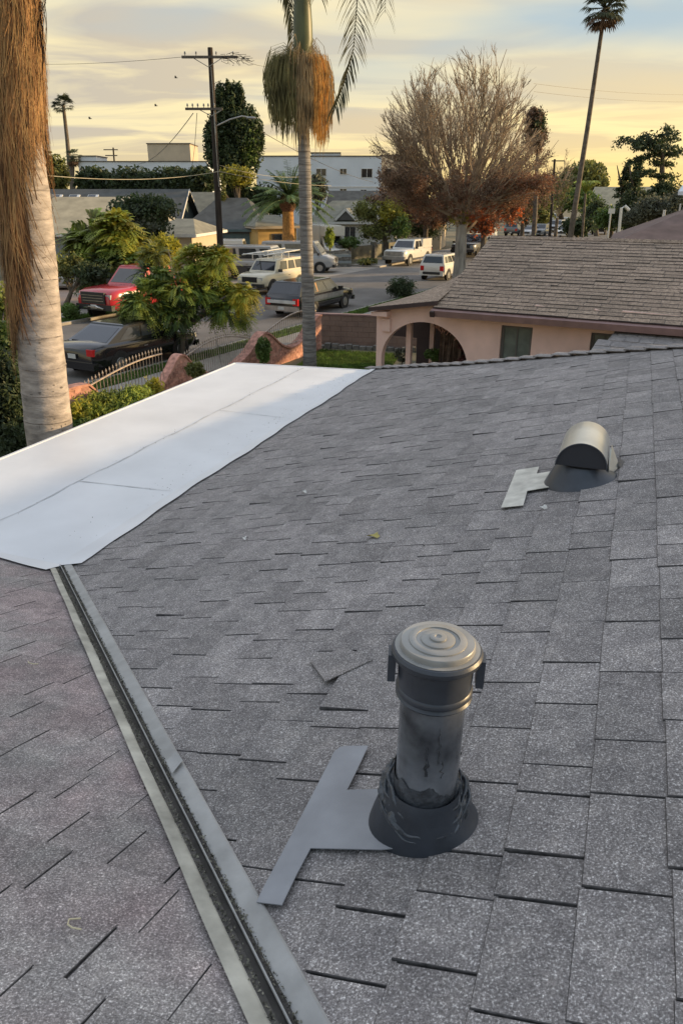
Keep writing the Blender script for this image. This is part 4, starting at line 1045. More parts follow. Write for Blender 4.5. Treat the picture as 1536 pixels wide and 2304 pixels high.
# terracotta piers with swooping shoulders + iron fence along our front boundary
FC = -13.6
def fence_t(x, y, z):       # point on vertical plane c=FC
    r = ray(x, y); k = (FC - CAM.dot(rS)) / r.dot(rS); p = CAM + r * k; return p.dot(dS), p.z
def swoop(name, label, prof, thick=.28, cat='wall'):
    """wall standing on the fence line; prof = [(t, ztop)]"""
    o = thing(name, label, cat, None, St(prof[0][0], FC))
    inv = Matrix.Translation(-St(prof[0][0], FC)); m = MB(); n_ = len(prof)
    for d0 in (-thick / 2, thick / 2):
        for t, z in prof: m.v.append(tuple(inv @ St(t, FC + d0, -.02)))
        for t, z in prof: m.v.append(tuple(inv @ St(t, FC + d0, z)))
    for i in range(n_ - 1):
        m.f += [(i, i + 1, n_ + i + 1, n_ + i), (3 * n_ + i, 3 * n_ + i + 1, 2 * n_ + i + 1, 2 * n_ + i), (n_ + i, n_ + i + 1, 3 * n_ + i + 1, 3 * n_ + i)]
    m.f += [(0, n_, 3 * n_, 2 * n_), (n_ - 1, 2 * n_ - 1 + 0, 4 * n_ - 1, 3 * n_ - 1)]
    m.build('wall_body', M['terra'], o, recalc=True)
    # coping along the swoop
    m = MB()
    for t, z in prof:
        for d0, h in ((-thick / 2 - .04, .0), (-thick / 2 - .04, .06), (thick / 2 + .04, .06), (thick / 2 + .04, .0)): m.v.append(tuple(inv @ St(t, FC + d0, z + h)))
    for i in range(n_ - 1):
        for j in range(4): q = i * 4; m.f.append((q + j, q + (j + 1) % 4, q + 4 + (j + 1) % 4, q + 4 + j))
    m.f += [(0, 1, 2, 3), (n_ * 4 - 4, n_ * 4 - 3, n_ * 4 - 2, n_ * 4 - 1)]
    m.build('coping', M['brick'], o, recalc=True)
    # brick courses showing through the worn render
    t0, t1 = prof[0][0], prof[-1][0]
    def ztop(t):
        for (a, za), (b, zb) in zip(prof, prof[1:]):
            if a <= t <= b: return za + (zb - za) * (t - a) / (b - a)
        return 0
    for r in range(14):
        x = t0 + .02 + (.11 if r % 2 else 0)
        while x < t1 - .24:
            zz = .02 + r * .085
            if min(ztop(x), ztop(x + .21)) > zz + .08 and random.random() < .8:
                MB().add([inv @ St(a, FC + s, z) for s in (thick / 2 + .001, thick / 2 + .012) for a, z in ((x, zz), (x + .212, zz), (x + .212, zz + .074), (x, zz + .074))], [(3, 2, 1, 0), (4, 5, 6, 7), (0, 1, 5, 4), (1, 2, 6, 5), (2, 3, 7, 6), (3, 0, 4, 7)]).build('brick', M['brick'], o)
            x += .225
    return o
def curve(pts, n_=8):
    out = []
    for i in range(len(pts) - 1):
        p0 = pts[max(i - 1, 0)]; p1 = pts[i]; p2 = pts[i + 1]; p3 = pts[min(i + 2, len(pts) - 1)]
        for k in range(n_):
            t = k / n_; out.append(tuple(.5 * (2 * b + (c - a) * t + (2 * a - 5 * b + 4 * c - d) * t * t + (3 * b - a - 3 * c + d) * t ** 3) for a, b, c, d in zip(p0, p1, p2, p3)))
    return out + [tuple(pts[-1])]
swoop('brick_pier', 'red brick pier nearest to the big palm trunk with short sloping shoulder', [(11.2, 1.02), (12.0, 1.06), (12.45, 1.04), (12.6, .9), (13.0, .45), (13.3, .30)], .22, 'pier')
swoop('brick_pier', 'red brick pier between the two iron fence arches beside the green bush', curve([(15.0, .45), (15.45, .85), (15.72, 1.10), (15.95, 1.13), (16.12, 1.02), (16.5, .66), (17.1, .38)], 4), .2, 'pier')
swoop('swooping_wall', 'terracotta wall with peak beside the clipped dark shrub and a dipping curved top', curve([(18.3, .38), (19.0, .62), (19.6, 1.0), (19.95, 1.14), (20.3, 1.02), (20.9, .62), (21.6, .42), (22.3, .55), (22.9, .95), (23.3, 1.2), (23.6, 1.22)], 5), .26, 'wall')
def iron_fence(label, t0, t1, ztop, zlow, tip=.14, gap=.115):
    o = thing('iron_fence', label, 'fence', 'pale iron picket fences along the front boundary', St(t0, FC)); inv = -St(t0, FC)
    n_ = max(3, int((t1 - t0) / gap))
    for i in range(n_ + 1):
        t = t0 + (t1 - t0) * i / n_; z = ztop((t - t0) / (t1 - t0))
        m = MB(); b = St(t, FC) + inv
        m.tube([b, b + UP * (z + tip - .05)], .011, 4)
        m.tube([b + UP * (z + tip - .06), b + UP * (z + tip - .03), b + UP * (z + tip + .04)], [.012, .026, .004], 5)
        m.build('picket', M['iron'], o)
    for f, r in ((ztop, .022), (zlow, .016)):
        MB().tube([St(t0 + (t1 - t0) * i / 24, FC + .015) + inv + UP * f(i / 24) for i in range(25)], r, 5).build('rail', M['iron'], o)
    return o
iron_fence('pale iron picket fence with arched rail in front of the black sedan', 12.45, 15.2, lambda k: .98 + .34 * math.sin(k * 1.75), lambda k: .45 + .22 * math.sin(k * 3.0))
iron_fence('thin pale iron picket fence between the red brick pier and swooping wall', 16.15, 19.3, lambda k: 1.08 + .26 * math.sin(k * 3.1), lambda k: .25, .10, .10)
iron_fence('arched iron railing above the dip of the terracotta swooping wall', 20.05, 23.4, lambda k: 1.12 + .42 * math.sin(k * 2.3), lambda k: .50 + .1 * k, .0, .12)

# ------------------------------------------------------------------ far pavement fence with posts
ff = thing('grey_post_fence', 'low grey fence with thick concrete posts beside the far driveway', 'fence')
pA, pB = at_z(762, 590, 0), at_z(925, 560, 0)
posts = [(762, 591), (782, 586), (840, 580), (862, 577), (893, 571)]
for i, (x, y) in enumerate(posts):
    p = at_z(x, y, 0); MB().box(-.22, -.22, 0, .22, .22, 1.35, Matrix.Translation(p) @ Matrix.Rotation(-AZ, 4, 'Z')).build('post', M['greystone'], ff)
for (x, y), (x2, y2) in zip(posts[1:], posts[2:]):
    p, q = at_z(x, y, 0), at_z(x2, y2, 0); d = q - p; n_ = int(d.length / .16)
    for k in range(n_): 
        c = p + d * (k + .5) / n_; MB().box(-.065, -.015, .05, .065, .015, 1.12, Matrix.Translation(c) @ Matrix.Rotation(math.atan2(d.y, d.x), 4, 'Z')).build('slat', M['rooftan'], ff)
lwp = at_z(688, 600, 0)
lwl = thing('low_grey_wall', 'low grey slatted wall behind the palm trunk and parked vans', 'wall', None, lwp, R_(-3))
for r in range(5): MB().box(0, 0, .02 + r * .24, 3.6, .08, .22 + r * .24).build('slat', M['greyblue'] if r % 2 else M['greystone'], lwl)

# ================================================================== VEHICLES
def loft(stations, mat, name, par, smooth=40):
    m = MB(); k = None
    for x, pts in stations:
        k = len(pts)
        for y, z in pts: m.v.append((x, y, z))
    for i in range(len(stations) - 1):
        for j in range(k - 1): q = i * k + j; m.f.append((q, q + 1, q + k + 1, q + k))
    m.f.append(tuple(range(k))); m.f.append(tuple(reversed([(len(stations) - 1) * k + j for j in range(k)])))
    return m.build(name, mat, par, smooth=smooth, recalc=True)
def car(name, label, cat, t, c, heading, kind, paintm, group=None, lower=None, detail=True, winmat='glass', at=None, extra=None):
    """heading: +1 drives away along the street, -1 towards us, or an angle"""
    if at is not None: p = at; rz = heading
    else: p = St(t, c); rz = math.pi / 2 - AZ if heading > 0 else -math.pi / 2 - AZ
    o = thing(name, label, cat, group, (p.x, p.y, .005), rz)
    D = {'sedan': dict(L=4.95, W=1.86, zb=.26, belt=.98, roof=1.46, hood=.88, trunk=1.02, f=(1.30, .55), r=(-1.95, -.95), wb=(1.45, -1.45), wr=.34),
         'wagon': dict(L=5.5, W=1.95, zb=.28, belt=1.0, roof=1.56, hood=.92, trunk=1.0, f=(1.25, .55), r=(-2.62, -2.15), wb=(1.60, -1.45), wr=.34),
         'suv': dict(L=4.9, W=1.95, zb=.38, belt=1.18, roof=1.84, hood=1.12, trunk=1.18, f=(1.15, .65), r=(-2.36, -2.10), wb=(1.50, -1.40), wr=.39),
         'hatch': dict(L=4.15, W=1.80, zb=.28, belt=1.05, roof=1.62, hood=.98, trunk=1.05, f=(1.15, .50), r=(-2.0, -1.78), wb=(1.30, -1.25), wr=.34),
         'pickup': dict(L=5.8, W=2.02, zb=.45, belt=1.25, roof=1.92, hood=1.22, trunk=1.22, f=(1.15, .55), r=(-.95, -.80), wb=(1.85, -1.75), wr=.42),
         'van': dict(L=5.6, W=2.05, zb=.35, belt=1.25, roof=2.15, hood=1.15, trunk=1.25, f=(1.95, 1.35), r=(-2.72, -2.5), wb=(1.75, -1.60), wr=.37)}[kind]
    Lh, hw, zb, zt, zr, zh, ztr = D['L'] / 2, D['W'] / 2, D['zb'], D['belt'], D['roof'], D['hood'], D['trunk']
    def sec(w, z0, z1): return [(-w * .80, z0), (-w * .97, z0 + .10), (-w, z0 + (z1 - z0) * .45), (-w * .985, z1 - .14), (-w * .94, z1 - .04), (-w * .86, z1), (0, z1 + .025), (w * .86, z1), (w * .94, z1 - .04), (w * .985, z1 - .14), (w, z0 + (z1 - z0) * .45), (w * .97, z0 + .10), (w * .80, z0)]
    st = [(-Lh, sec(hw * .84, zb + .12, ztr - .14)), (-Lh + .10, sec(hw * .94, zb + .04, ztr - .04)), (-Lh + .45, sec(hw * .99, zb, ztr)), (D['r'][0], sec(hw, zb, ztr if kind != 'pickup' else zt)), (0, sec(hw, zb, zt)), (D['f'][0], sec(hw, zb, zt - .01)),
          (D['f'][0] + .3, sec(hw * .99, zb, (zt + zh) / 2 + .02)), (Lh - .45, sec(hw * .97, zb, zh)), (Lh - .12, sec(hw * .92, zb + .03, zh - .07)), (Lh, sec(hw * .84, zb + .1, zh - .22))]
    st.sort(key=lambda q: q[0])
    body = loft(st, M[paintm], 'body', o)
    # cabin
    (fb, ft), (rb_, rt) = D['f'], D['r']; wb_, wt = hw * .93, hw * (.76 if kind != 'van' else .84)
    zc0 = zt - .03
    def csec(x, z, w, zz): return [(-w, z), (-w, z), (-w * .98, zz)]
    B = [Vector((fb, -wb_, zc0)), Vector((fb, wb_, zc0)), Vector((rb_, wb_, zc0)), Vector((rb_, -wb_, zc0))]
    Tt = [Vector((ft, -wt, zr - .06)), Vector((ft, wt, zr - .06)), Vector((rt, wt, zr - .06)), Vector((rt, -wt, zr - .06))]
    m = MB(); m.add(B + Tt, [(3, 2, 1, 0), (0, 1, 5, 4), (1, 2, 6, 5), (2, 3, 7, 6), (3, 0, 4, 7), (4, 5, 6, 7)]); m.build('cabin', M[paintm], o, recalc=True)
    rs = []
    for k_, zz in ((1.0, zr - .06), (.97, zr - .02), (.86, zr)):
        rs.append([Vector((ft * 1 - (1 - k_) * .5, -wt * k_, zz)), Vector((ft - (1 - k_) * .5, wt * k_, zz)), Vector((rt + (1 - k_) * .5, wt * k_, zz)), Vector((rt + (1 - k_) * .5, -wt * k_, zz))])
    m = MB()
    for r in rs: m.v += [tuple(p_) for p_ in r]
    for i in range(2):
        for j in range(4): m.f.append((i * 4 + j, i * 4 + (j + 1) % 4, i * 4 + 4 + (j + 1) % 4, i * 4 + 4 + j))
    m.f.append((8, 9, 10, 11)); m.build('roof', M[paintm], o, recalc=True)
    def pane(name_, a, b, c_, d, u0, u1, v0=.14, v1=.90, mt=None):
        """quad a-b bottom, d-c top"""
        def P(u, v): return a.lerp(b, u).lerp(d.lerp(c_, u), v)
        nrm = (b - a).cross(d - a).normalized()
        cen = (a + b + c_ + d) / 4
        if nrm.dot(cen - Vector((cen.x * .3, 0, 1.0))) < 0: nrm = -nrm
        q = [P(u0, v0), P(u1, v0), P(u1 - .01, v1), P(u0 + .01, v1)]
        MB().add([p_ + nrm * .008 for p_ in q] + [p_ - nrm * .01 for p_ in q], [(0, 1, 2, 3), (7, 6, 5, 4), (0, 4, 5, 1), (1, 5, 6, 2), (2, 6, 7, 3), (3, 7, 4, 0)]).build(name_, M[mt or winmat], o, recalc=True)
    pane('windshield', B[0], B[1], Tt[1], Tt[0], .05, .95)
    if kind != 'van' or True: pane('rear_window', B[2], B[3], Tt[3], Tt[2], .07, .93, .16 if kind != 'van' else .45)
    ns = {'sedan': [(.16, .50), (.53, .84)], 'wagon': [(.10, .32), (.34, .56), (.58, .93)], 'suv': [(.12, .37), (.40, .63), (.66, .93)], 'hatch': [(.12, .45), (.48, .74), (.77, .93)],
          'pickup': [(.16, .56), (.60, .92)], 'van': [(.05, .22), (.27, .58), (.62, .93)]}[kind]
    if extra == 'panelvan': ns = ns[:1]
    for a0, a1 in ns:
        for s, (i, j) in ((-1, (0, 3)), (1, (1, 2))): pane('side_window', B[i], B[j], Tt[j], Tt[i], a0, a1, .16, .88, 'glasswarm' if winmat == 'glass' else winmat)
    # wheels
    for wx in D['wb']:
        for s in (-1, 1):
            wr = D['wr']; y0, y1 = (s * (hw - .20), s * (hw + .006)); Mx = Matrix.Translation((wx, 0, wr)) @ Matrix.Rotation(math.pi / 2, 4, 'X')
            MB().lathe([(wr + .075, -s * (hw - .05)), (wr + .075, -s * (hw + .004))], 20, Mx).build('wheel_arch', M['blackplastic'], o, recalc=True)
            ty = MB().lathe([(wr * .6, -s * (hw - .19)), (wr * .96, -s * (hw - .19)), (wr, -s * (hw - .16)), (wr, -s * (hw - .01)), (wr * .95, -s * (hw + .012)), (wr * .62, -s * (hw + .012))], 22, Mx).build('wheel', M['tyre'], o, recalc=True)
            if detail: MB().lathe([(wr * .62, -s * (hw + .008)), (wr * .60, -s * (hw + .018)), (wr * .45, -s * (hw + .012)), (wr * .16, -s * (hw + .022)), (.01, -s * (hw + .022))], 14, Mx).build('rim', M['rim'], ty, recalc=True)
    if kind == 'pickup':   # open bed
        MB().box(-Lh + .12, -hw * .80, zt - .02, rb_ - .12, hw * .80, zt + .012).build('bed_floor', M['blackplastic'], o)
        for s in (-1, 1): MB().box(-Lh + .05, s * hw * .90 - .05, zt - .04, rb_ - .02, s * hw * .90 + .05, zt + .05).build('bed_rail', M[paintm], o)
        MB().box(-Lh + .02, -hw * .85, zt - .1, -Lh + .09, hw * .85, zt + .05).build('tailgate', M[paintm], o)
    # front and rear details
    dark = kind in ('pickup', 'suv', 'van')
    for s in (-1, 1):
        MB().box(Lh - .14, min(s * hw * .58, s * hw * .86), zh - .32, Lh - .012, max(s * hw * .58, s * hw * .86), zh - .16).build('headlight', M['lens'], o)
        tz = (ztr - .30, ztr - .10) if kind == 'sedan' else (ztr - .42, ztr - .12)
        MB().box(-Lh - .01, min(s * hw * .62, s * hw * .90), tz[0], -Lh + .16, max(s * hw * .62, s * hw * .90), tz[1]).build('taillight', M['redlens'], o)
        MB().box(fb - .35, min(s * (hw - .02), s * (hw + .20)), zt - .02, fb - .22, max(s * (hw - .02), s * (hw + .20)), zt + .14).build('mirror', M[paintm if not dark else 'blackplastic'], o)
        if detail: MB().box(-.35, min(s * hw, s * (hw + .012)), zt - .26, -.18, max(s * hw, s * (hw + .012)), zt - .22).build('door_handle', M['chrome'], o)
    MB().box(Lh - .10, -hw * .52, zh - .42, Lh + .012, hw * .52, zh - .14).build('grille', M['blackplastic'], o)
    MB().box(Lh - .14, -hw * .93, zb + .04, Lh + .05, hw * .93, zb + .24).build('bumper', M['blackplastic' if dark else paintm], o)
    MB().box(-Lh - .06, -hw * .93, zb + .04, -Lh + .14, hw * .93, zb + .26).build('bumper', M['chrome' if kind in ('wagon', 'pickup') else ('blackplastic' if dark else paintm)], o)
    for s, xx in ((1, Lh + .055), (-1, -Lh - .065)): MB().box(min(xx, xx - s * .01), -.16, zb + .10 if s > 0 or kind != 'sedan' else .62, max(xx, xx - s * .01), .16, zb + .24 if s > 0 or kind != 'sedan' else .76).build('licence_plate', M['plate'], o)
    if lower: 
        for s in (-1, 1): MB().box(-Lh + .5, min(s * hw * .99, s * (hw + .006)), zb + .10, Lh - .6, max(s * hw * .99, s * (hw + .006)), zb + (zt - zb) * .62).build('lower_panel', M[lower], o)
    return o
PG = 'vehicles parked along the street'
sed = car('parked_car', 'glossy black sedan seen from behind over the pale iron picket fence', 'car', 18.6, -17.95, 1, 'sedan', 'pblack', PG)
rt_ = car('pickup_truck', 'bright red pickup truck with big black grille facing us beside the pink driveway', 'truck', 27.6, -25.35, -1, 'pickup', 'pred', PG); rt_.scale = (1.12, 1.12, 1.16)
MB().box(2.86, -.62, .72, 2.96, .62, 1.14).build('grille', M['blackplastic'], rt_)
for z in (.82, .92, 1.02): MB().box(2.955, -.55, z, 2.972, .55, z + .02).build('grille_bar', M['chrome'], rt_)
MB().tube([(2.98, -.55, .55), (3.02, -.2, .62), (3.02, .2, .62), (2.98, .55, .55)], .035, 6).build('bull_bar', M['chrome'], rt_)
suv = car('cream_suv', 'cream SUV with white ladder rack on its roof parked on the far kerb', 'SUV', 38.3, -25.1, -1, 'suv', 'pcream', PG)
for s in (-.72, .72):
    MB().tube([(2.0, s, 2.12), (-2.5, s, 2.22)], .035, 6).build('rack_rail', M['pwhite'], suv)
    for x in (1.0, -.6, -2.1): MB().tube([(x, s, 1.78), (x, s, 2.16)], .028, 5).build('rack_post', M['pwhite'], suv)
for x in (1.9, .9, -.2, -1.3, -2.4): MB().tube([(x, -.72, 2.16), (x, .72, 2.16)], .028, 5).build('rack_crossbar', M['pwhite'], suv)
hr = car('station_wagon', 'long black station wagon with amber side panels on the near kerb', 'car', 32.2, -18.9, 1, 'wagon', 'pblack', PG)
for s in (-1, 1):
    MB().box(-1.6, min(s * .978, s * .985), .62, 1.4, max(s * .978, s * .985), .90).build('side_trim', M['chrome'], hr)
    MB().add([Vector((x, s * (.905 - (z - 1.0) * .32), z)) for x, z in ((-1.9, 1.05), (-.75, 1.05), (-.85, 1.44), (-1.85, 1.44))], [(0, 1, 2, 3)]).build('amber_panel', M['amberpanel'], hr)  # amber quads laid over the rear side windows
MB().box(-2.79, -.75, .66, -2.755, .75, .80).build('rear_trim', M['plate'], hr)
wp = car('white_pickup', 'white pickup truck with camper shell facing us on the far kerb', 'truck', 59.6, -25.7, -1, 'pickup', 'pwhite', PG)
MB().box(-2.8, -.92, 1.24, -.85, .92, 1.90).build('camper_shell', M['pwhite'], wp)
MB().box(2.84, -.75, .82, 2.95, .75, 1.12).build('chrome_grille', M['rim'], wp)
MB().box(2.8, -.98, .50, 3.02, .98, .74).build('front_bumper', M['rim'], wp)
ws = car('white_hatchback', 'small white boxy hatchback seen from behind by the sycamore trunk', 'car', 50.0, -18.95, 1, 'hatch', 'pwhite', PG)
MB().box(-2.16, -.6, .40, -2.11, .6, .56).build('rear_valance', M['blackplastic'], ws)
car('black_car', 'black car facing us in the shade beyond the white pickup', 'car', 72.5, -25.2, -1, 'hatch', 'pblack', PG, detail=False)
HX = lambda x, y, Y: (lambda q: Vector((q.x, Y, 0)))(at_y(x, y, Y))
va = math.pi / 2 - AZ - math.pi / 2
car('conversion_van', 'blue grey van with dark lower side standing behind the cream SUV', 'van', 0, 0, R_(-12), 'van', 'psilver', PG, lower='pnavy', at=HX(575, 600, 52.5))
car('grey_van', 'grey passenger van with black windows partly behind the palm trunk', 'van', 0, 0, R_(-8), 'van', 'psilver', PG, at=HX(672, 600, 57.5))
car('white_van', 'white van roof showing above the yellow green tree by the pole', 'van', 0, 0, R_(180), 'van', 'pwhite', PG, at=HX(478, 600, 60.0), extra='panelvan')
cp_ = car('white_camper', 'tall white camper truck in front of the white gabled house', 'camper', 0, 0, R_(-60), 'van', 'pwhite', PG, at=HX(728, 580, 67.5))
MB().box(-2.8, -1.08, .5, 1.2, 1.08, 2.9).build('camper_box', M['pwhite'], cp_)
MB().box(1.195, -.95, 2.1, 2.0, .95, 2.85).build('overcab', M['pwhite'], cp_)
car('silver_car', 'silver car half hidden by bushes in front of the beige roofed house', 'car', 0, 0, R_(10), 'hatch', 'psilver', PG, at=HX(150, 600, 45.5))
fars = [('grey_suv', 'grey SUV parked under the orange tree beyond the pink house ridge', 'SUV', 1158, 531, 'suv', 'pgrey', 1), ('silver_sedan', 'pale silver sedan with curved roof just above pink house ridge', 'car', 1192, 533, 'sedan', 'psilver', -1),
        ('dark_hatchback', 'dark hatchback right of the pale silver sedan above the ridge', 'car', 1216, 532, 'hatch', 'pgrey', -1), ('blue_silver_suv', 'light blue grey SUV facing us in mid street far away', 'SUV', 1251, 524, 'suv', 'psilver', -1),
        ('white_sedan', 'white sedan just left of the tall leaning palm trunk', 'car', 1268, 533, 'sedan', 'pwhite', -1), ('distant_white_truck', 'distant white truck crossing at the far end of the street', 'truck', 1252, 503, 'pickup', 'pwhite', 0),
        ('black_suv', 'black SUV right of the tall leaning palm trunk near white posts', 'SUV', 1350, 527, 'suv', 'pblack', -1), ('white_wagon', 'white car behind the orange leaves left of the pink house ridge', 'car', 1090, 545, 'hatch', 'pwhite', -1),
        ('dark_pickup', 'dark pickup tucked between sycamore trunk and pink house roof', 'truck', 1066, 575, 'pickup', 'pgrey', -1), ('grey_sedan', 'grey sedan far down the street below the bare small tree', 'car', 1228, 516, 'sedan', 'pgrey', 1)]
for nm, lb, ct, x, y, kd, pm, hd_ in fars:
    p = at_z(x, y, 0); car(nm, lb, ct, 0, 0, (math.pi / 2 - AZ if hd_ > 0 else (-math.pi / 2 - AZ if hd_ < 0 else -AZ)), kd, pm, PG, detail=False, at=p)

# ================================================================== POLES AND WIRES
def pole(name, label, base, top, r0, r1, mat='pole'):
    o = thing(name, label, 'utility pole', None, base); b = Vector(base)
    MB().tube([(0, 0, -.3), (top - b) * .5, top - b], [r0, (r0 + r1) / 2, r1], 10).build('shaft', M[mat], o, smooth=60); return o
pb = Vector((at_y(500, 640, 44.5).x, 44.5, 0)); ptop = at_y(470, 107, 44.5); ptop.x = pb.x + .12
up_ = pole('utility_pole', 'tall dark wooden utility pole with two crossarms left of the ficus', pb, ptop, .20, .13)
adir = Vector((math.cos(R_(2)), math.sin(R_(2)) * -.2, 0)).normalized()
def arm(yp, x0p, x1p, ins, zoff=0, w=.11):
    a = at_y(x0p, yp, 44.5); b = at_y(x1p, yp, 44.5); a.z = b.z = at_y(474, yp, 44.5).z; a.y = b.y = 44.5 - .22
    m = MB().tube([a - pb, b - pb], w * .75, 4); o = m.build('crossarm', M['arm'], up_)
    for k in ins:
        q = a.lerp(b, k) - pb; MB().lathe([(.02, .04), (.02, .12), (.045, .13), (.05, .17), (.03, .19), (.045, .21), (.03, .25), (.005, .26)], 8, Matrix.Translation(q)).build('insulator', M['metal'], o)
    return a, b
a1, b1 = arm(130, 411, 536, (.06, .26, .62, .92)); a2, b2 = arm(246, 419, 502, (.06, .2, .34, .5, .62, .78))
pc = Vector((0, 0, at_y(474, 152, 44.5).z)); pc2 = Vector((0, 0, at_y(474, 262, 44.5).z))
for s in (-1, 1):
    MB().tube([Vector((0, -.2, pc.z)), Vector((s * .75, -.25, (a1 - pb).z - .04))], .02, 5).build('brace', M['metal'], up_)
    MB().tube([Vector((0, -.2, pc2.z)), Vector((s * .6, -.25, (a2 - pb).z - .04))], .02, 5).build('brace', M['metal'], up_)
la = at_y(485, 284, 44.5) - pb; lb_ = at_y(565, 265, 44.5) - pb
MB().tube([la, la.lerp(lb_, .4) + UP * .16, la.lerp(lb_, .75) + UP * .18, lb_], .035, 6).build('lamp_arm', M['metal'], up_)
MB().lathe([(.02, -.06), (.11, -.05), (.13, .0), (.08, .05), (.01, .06)], 10, Matrix.Translation(lb_) @ Matrix.Scale(2.2, 4, (1, 0, 0))).build('street_lamp_head', M['metal'], up_)
for k, (x0_, y0_, x1_, y1_) in enumerate(((470, 150, 475, 300), (483, 250, 492, 420))):
    p = at_y(x0_, y0_, 44.3) - pb; q = at_y(x1_, y1_, 44.3) - pb; p.x = .14; q.x = .18; MB().tube([p, q], .02, 4).build('conduit', M['metal'], up_)
# tangle of vines and wire at the arm end
tg = MB()
for i in range(26):
    p = b1 + Vector((random.uniform(-.9, .3), random.uniform(-.1, .1), random.uniform(-.1, .15))); pts = [p]
    for k in range(4): pts.append(pts[-1] + Vector((random.uniform(-.1, .28), random.uniform(-.1, .1), random.uniform(-.14, .06))))
    tg.tube([q - pb for q in pts], .012, 3)
tg.build('wire_tangle', M['wire'], up_)
def wire(label, p, q, sag, r=.014, mat='wire'):
    pts = [p.lerp(q, i / 24) - UP * (sag * 4 * (i / 24) * (1 - i / 24)) for i in range(25)]
    o = MB().tube(pts, r, 4).build('wire', M[mat]); return tag(o, label, 'wire', 'overhead wires')
wire('pale cable crossing the view low over the dark hedge to the pole', at_y(60, 390, 30), at_y(495, 385, 44.3), .3, .016, 'wirepale')
wire('pale cable running right from the pole past the canary palm and trunk', at_y(495, 386, 44.3), at_y(745, 418, 52), .15, .016, 'wirepale')
wire('thin cable from pole sloping right down behind the ringed palm trunk', at_y(495, 372, 44.3), at_y(700, 395, 60), .3, .014, 'wirepale')
wire('slack wire from lower crossarm down left to the rooftop room', a2 + Vector((.4, 0, -.2)), at_y(285, 362, 108), 1.2, .02)
wire('short dropping wire from the lower crossarm to the flat roof', a2 + Vector((.6, 0, -.2)), at_y(428, 378, 108), .8, .02)
wire('faint top wire from upper crossarm going left out of the picture', a1, at_y(-200, 118, 80), .6, .012)
wire('faint wire from upper crossarm end going right behind the palm', b1, at_y(640, 143, 60), .3, .012)
wire('diagonal wire from ficus down to the apartment block wall', at_y(590, 297, 60), at_y(840, 410, 98), .4, .022)
wire('upper faint pair of wires right of the bare sycamore', at_y(1200, 188, 70), at_y(1600, 212, 90), .3, .013)
wire('lower faint pair of wires right of the bare sycamore', at_y(1200, 206, 70), at_y(1600, 228, 90), .3, .013)
wire('steel guy cable beside the small street trees over the iron fence', at_y(478, 720, 27), at_z(500, 830, .4), 0, .012)
pp2 = pole('distant_utility_pole', 'tiny distant utility pole above the flat roofed building', Vector((at_y(255, 380, 150).x, 150, 0)), at_y(255, 332, 150), .2, .14)
for y_, w_ in ((337, 13), (350, 11)):
    z_ = at_y(255, y_, 150).z; MB().tube([(-w_ * .1, -.2, z_), (w_ * .1, -.2, z_)], .12, 4).build('crossarm', M['arm'], pp2)
pp3 = pole('street_pole', 'thin dark pole standing among trees left of the leaning palm', Vector((at_y(1240, 500, 90).x, 90, 0)), at_y(1247, 358, 90), .17, .12)
MB().tube([(-.7, 0, at_y(1247, 362, 90).z), (.7, 0, at_y(1247, 362, 90).z)], .08, 4).build('crossarm', M['arm'], pp3)
for (x, y0_, y1_, Y, lab, wd) in ((1397, 468, 530, 60, 'white hooked post standing behind the brown roof', .12), (1494, 472, 510, 50, 'short white post sticking up by the grey bush at right', .09), (1530, 458, 496, 48, 'thin white pipe post at extreme right edge', .05), (1373, 478, 520, 75, 'small white sign post among the dark shrubs', .08)):
    b = at_y(x - 4, y1_, Y); t_ = at_y(x, y0_, Y); o = thing('white_post', lab, 'post', None, (b.x, Y, 0))
    pts = [Vector((0, 0, 0)), t_ - Vector((b.x, Y, 0))]
    if wd == .12: pts += [pts[-1] + Vector((.25, 0, .12)), pts[-1] + Vector((.6, 0, -.15))]
    MB().tube(pts, wd, 6).build('post', M['pwhite'], o)
    if wd == .08: MB().box(-.3, -.03, pts[1].z - .1, .3, .03, pts[1].z + .35).build('sign_board', M['pwhite'], o)

# ================================================================== VEGETATION
def crown_parts(o, lobes, origin, aspect=.5, droop=.3):
    ex = 1.35
    """lobes: (px,py,rx_px,ry_px,Y,depth_ratio,mat,n,leaf_size,nsub)"""
    for k, (px, py, rx, ry, Y, dr, mat, n, ls, nsub) in enumerate(lobes):
        c = at_y(px, py, Y); f = (Y * cP - (c.z - H) * sP) / FPX
        r = (rx * f, rx * f * dr, ry * f)
        n = int(n * ex); ls = ls * .82; pts = lobes_points(c, r, int(nsub * 1.5), n, lobe=.40, shell=.15, seed=int(px * 7 + py)); g_ = np.random.default_rng(int(px)); m_ = n // 7; pts[:m_] = np.array(c) + unit(g_.normal(size=(m_, 3))) * (g_.random((m_, 1)) ** .5) * np.array(r) * 1.08
        pts = pts[pts[:, 2] > .05] - np.array(origin)
        link('crown', tri_mesh('crown', leaf_quads(pts, ls, aspect, droop), 4), M[mat], o)
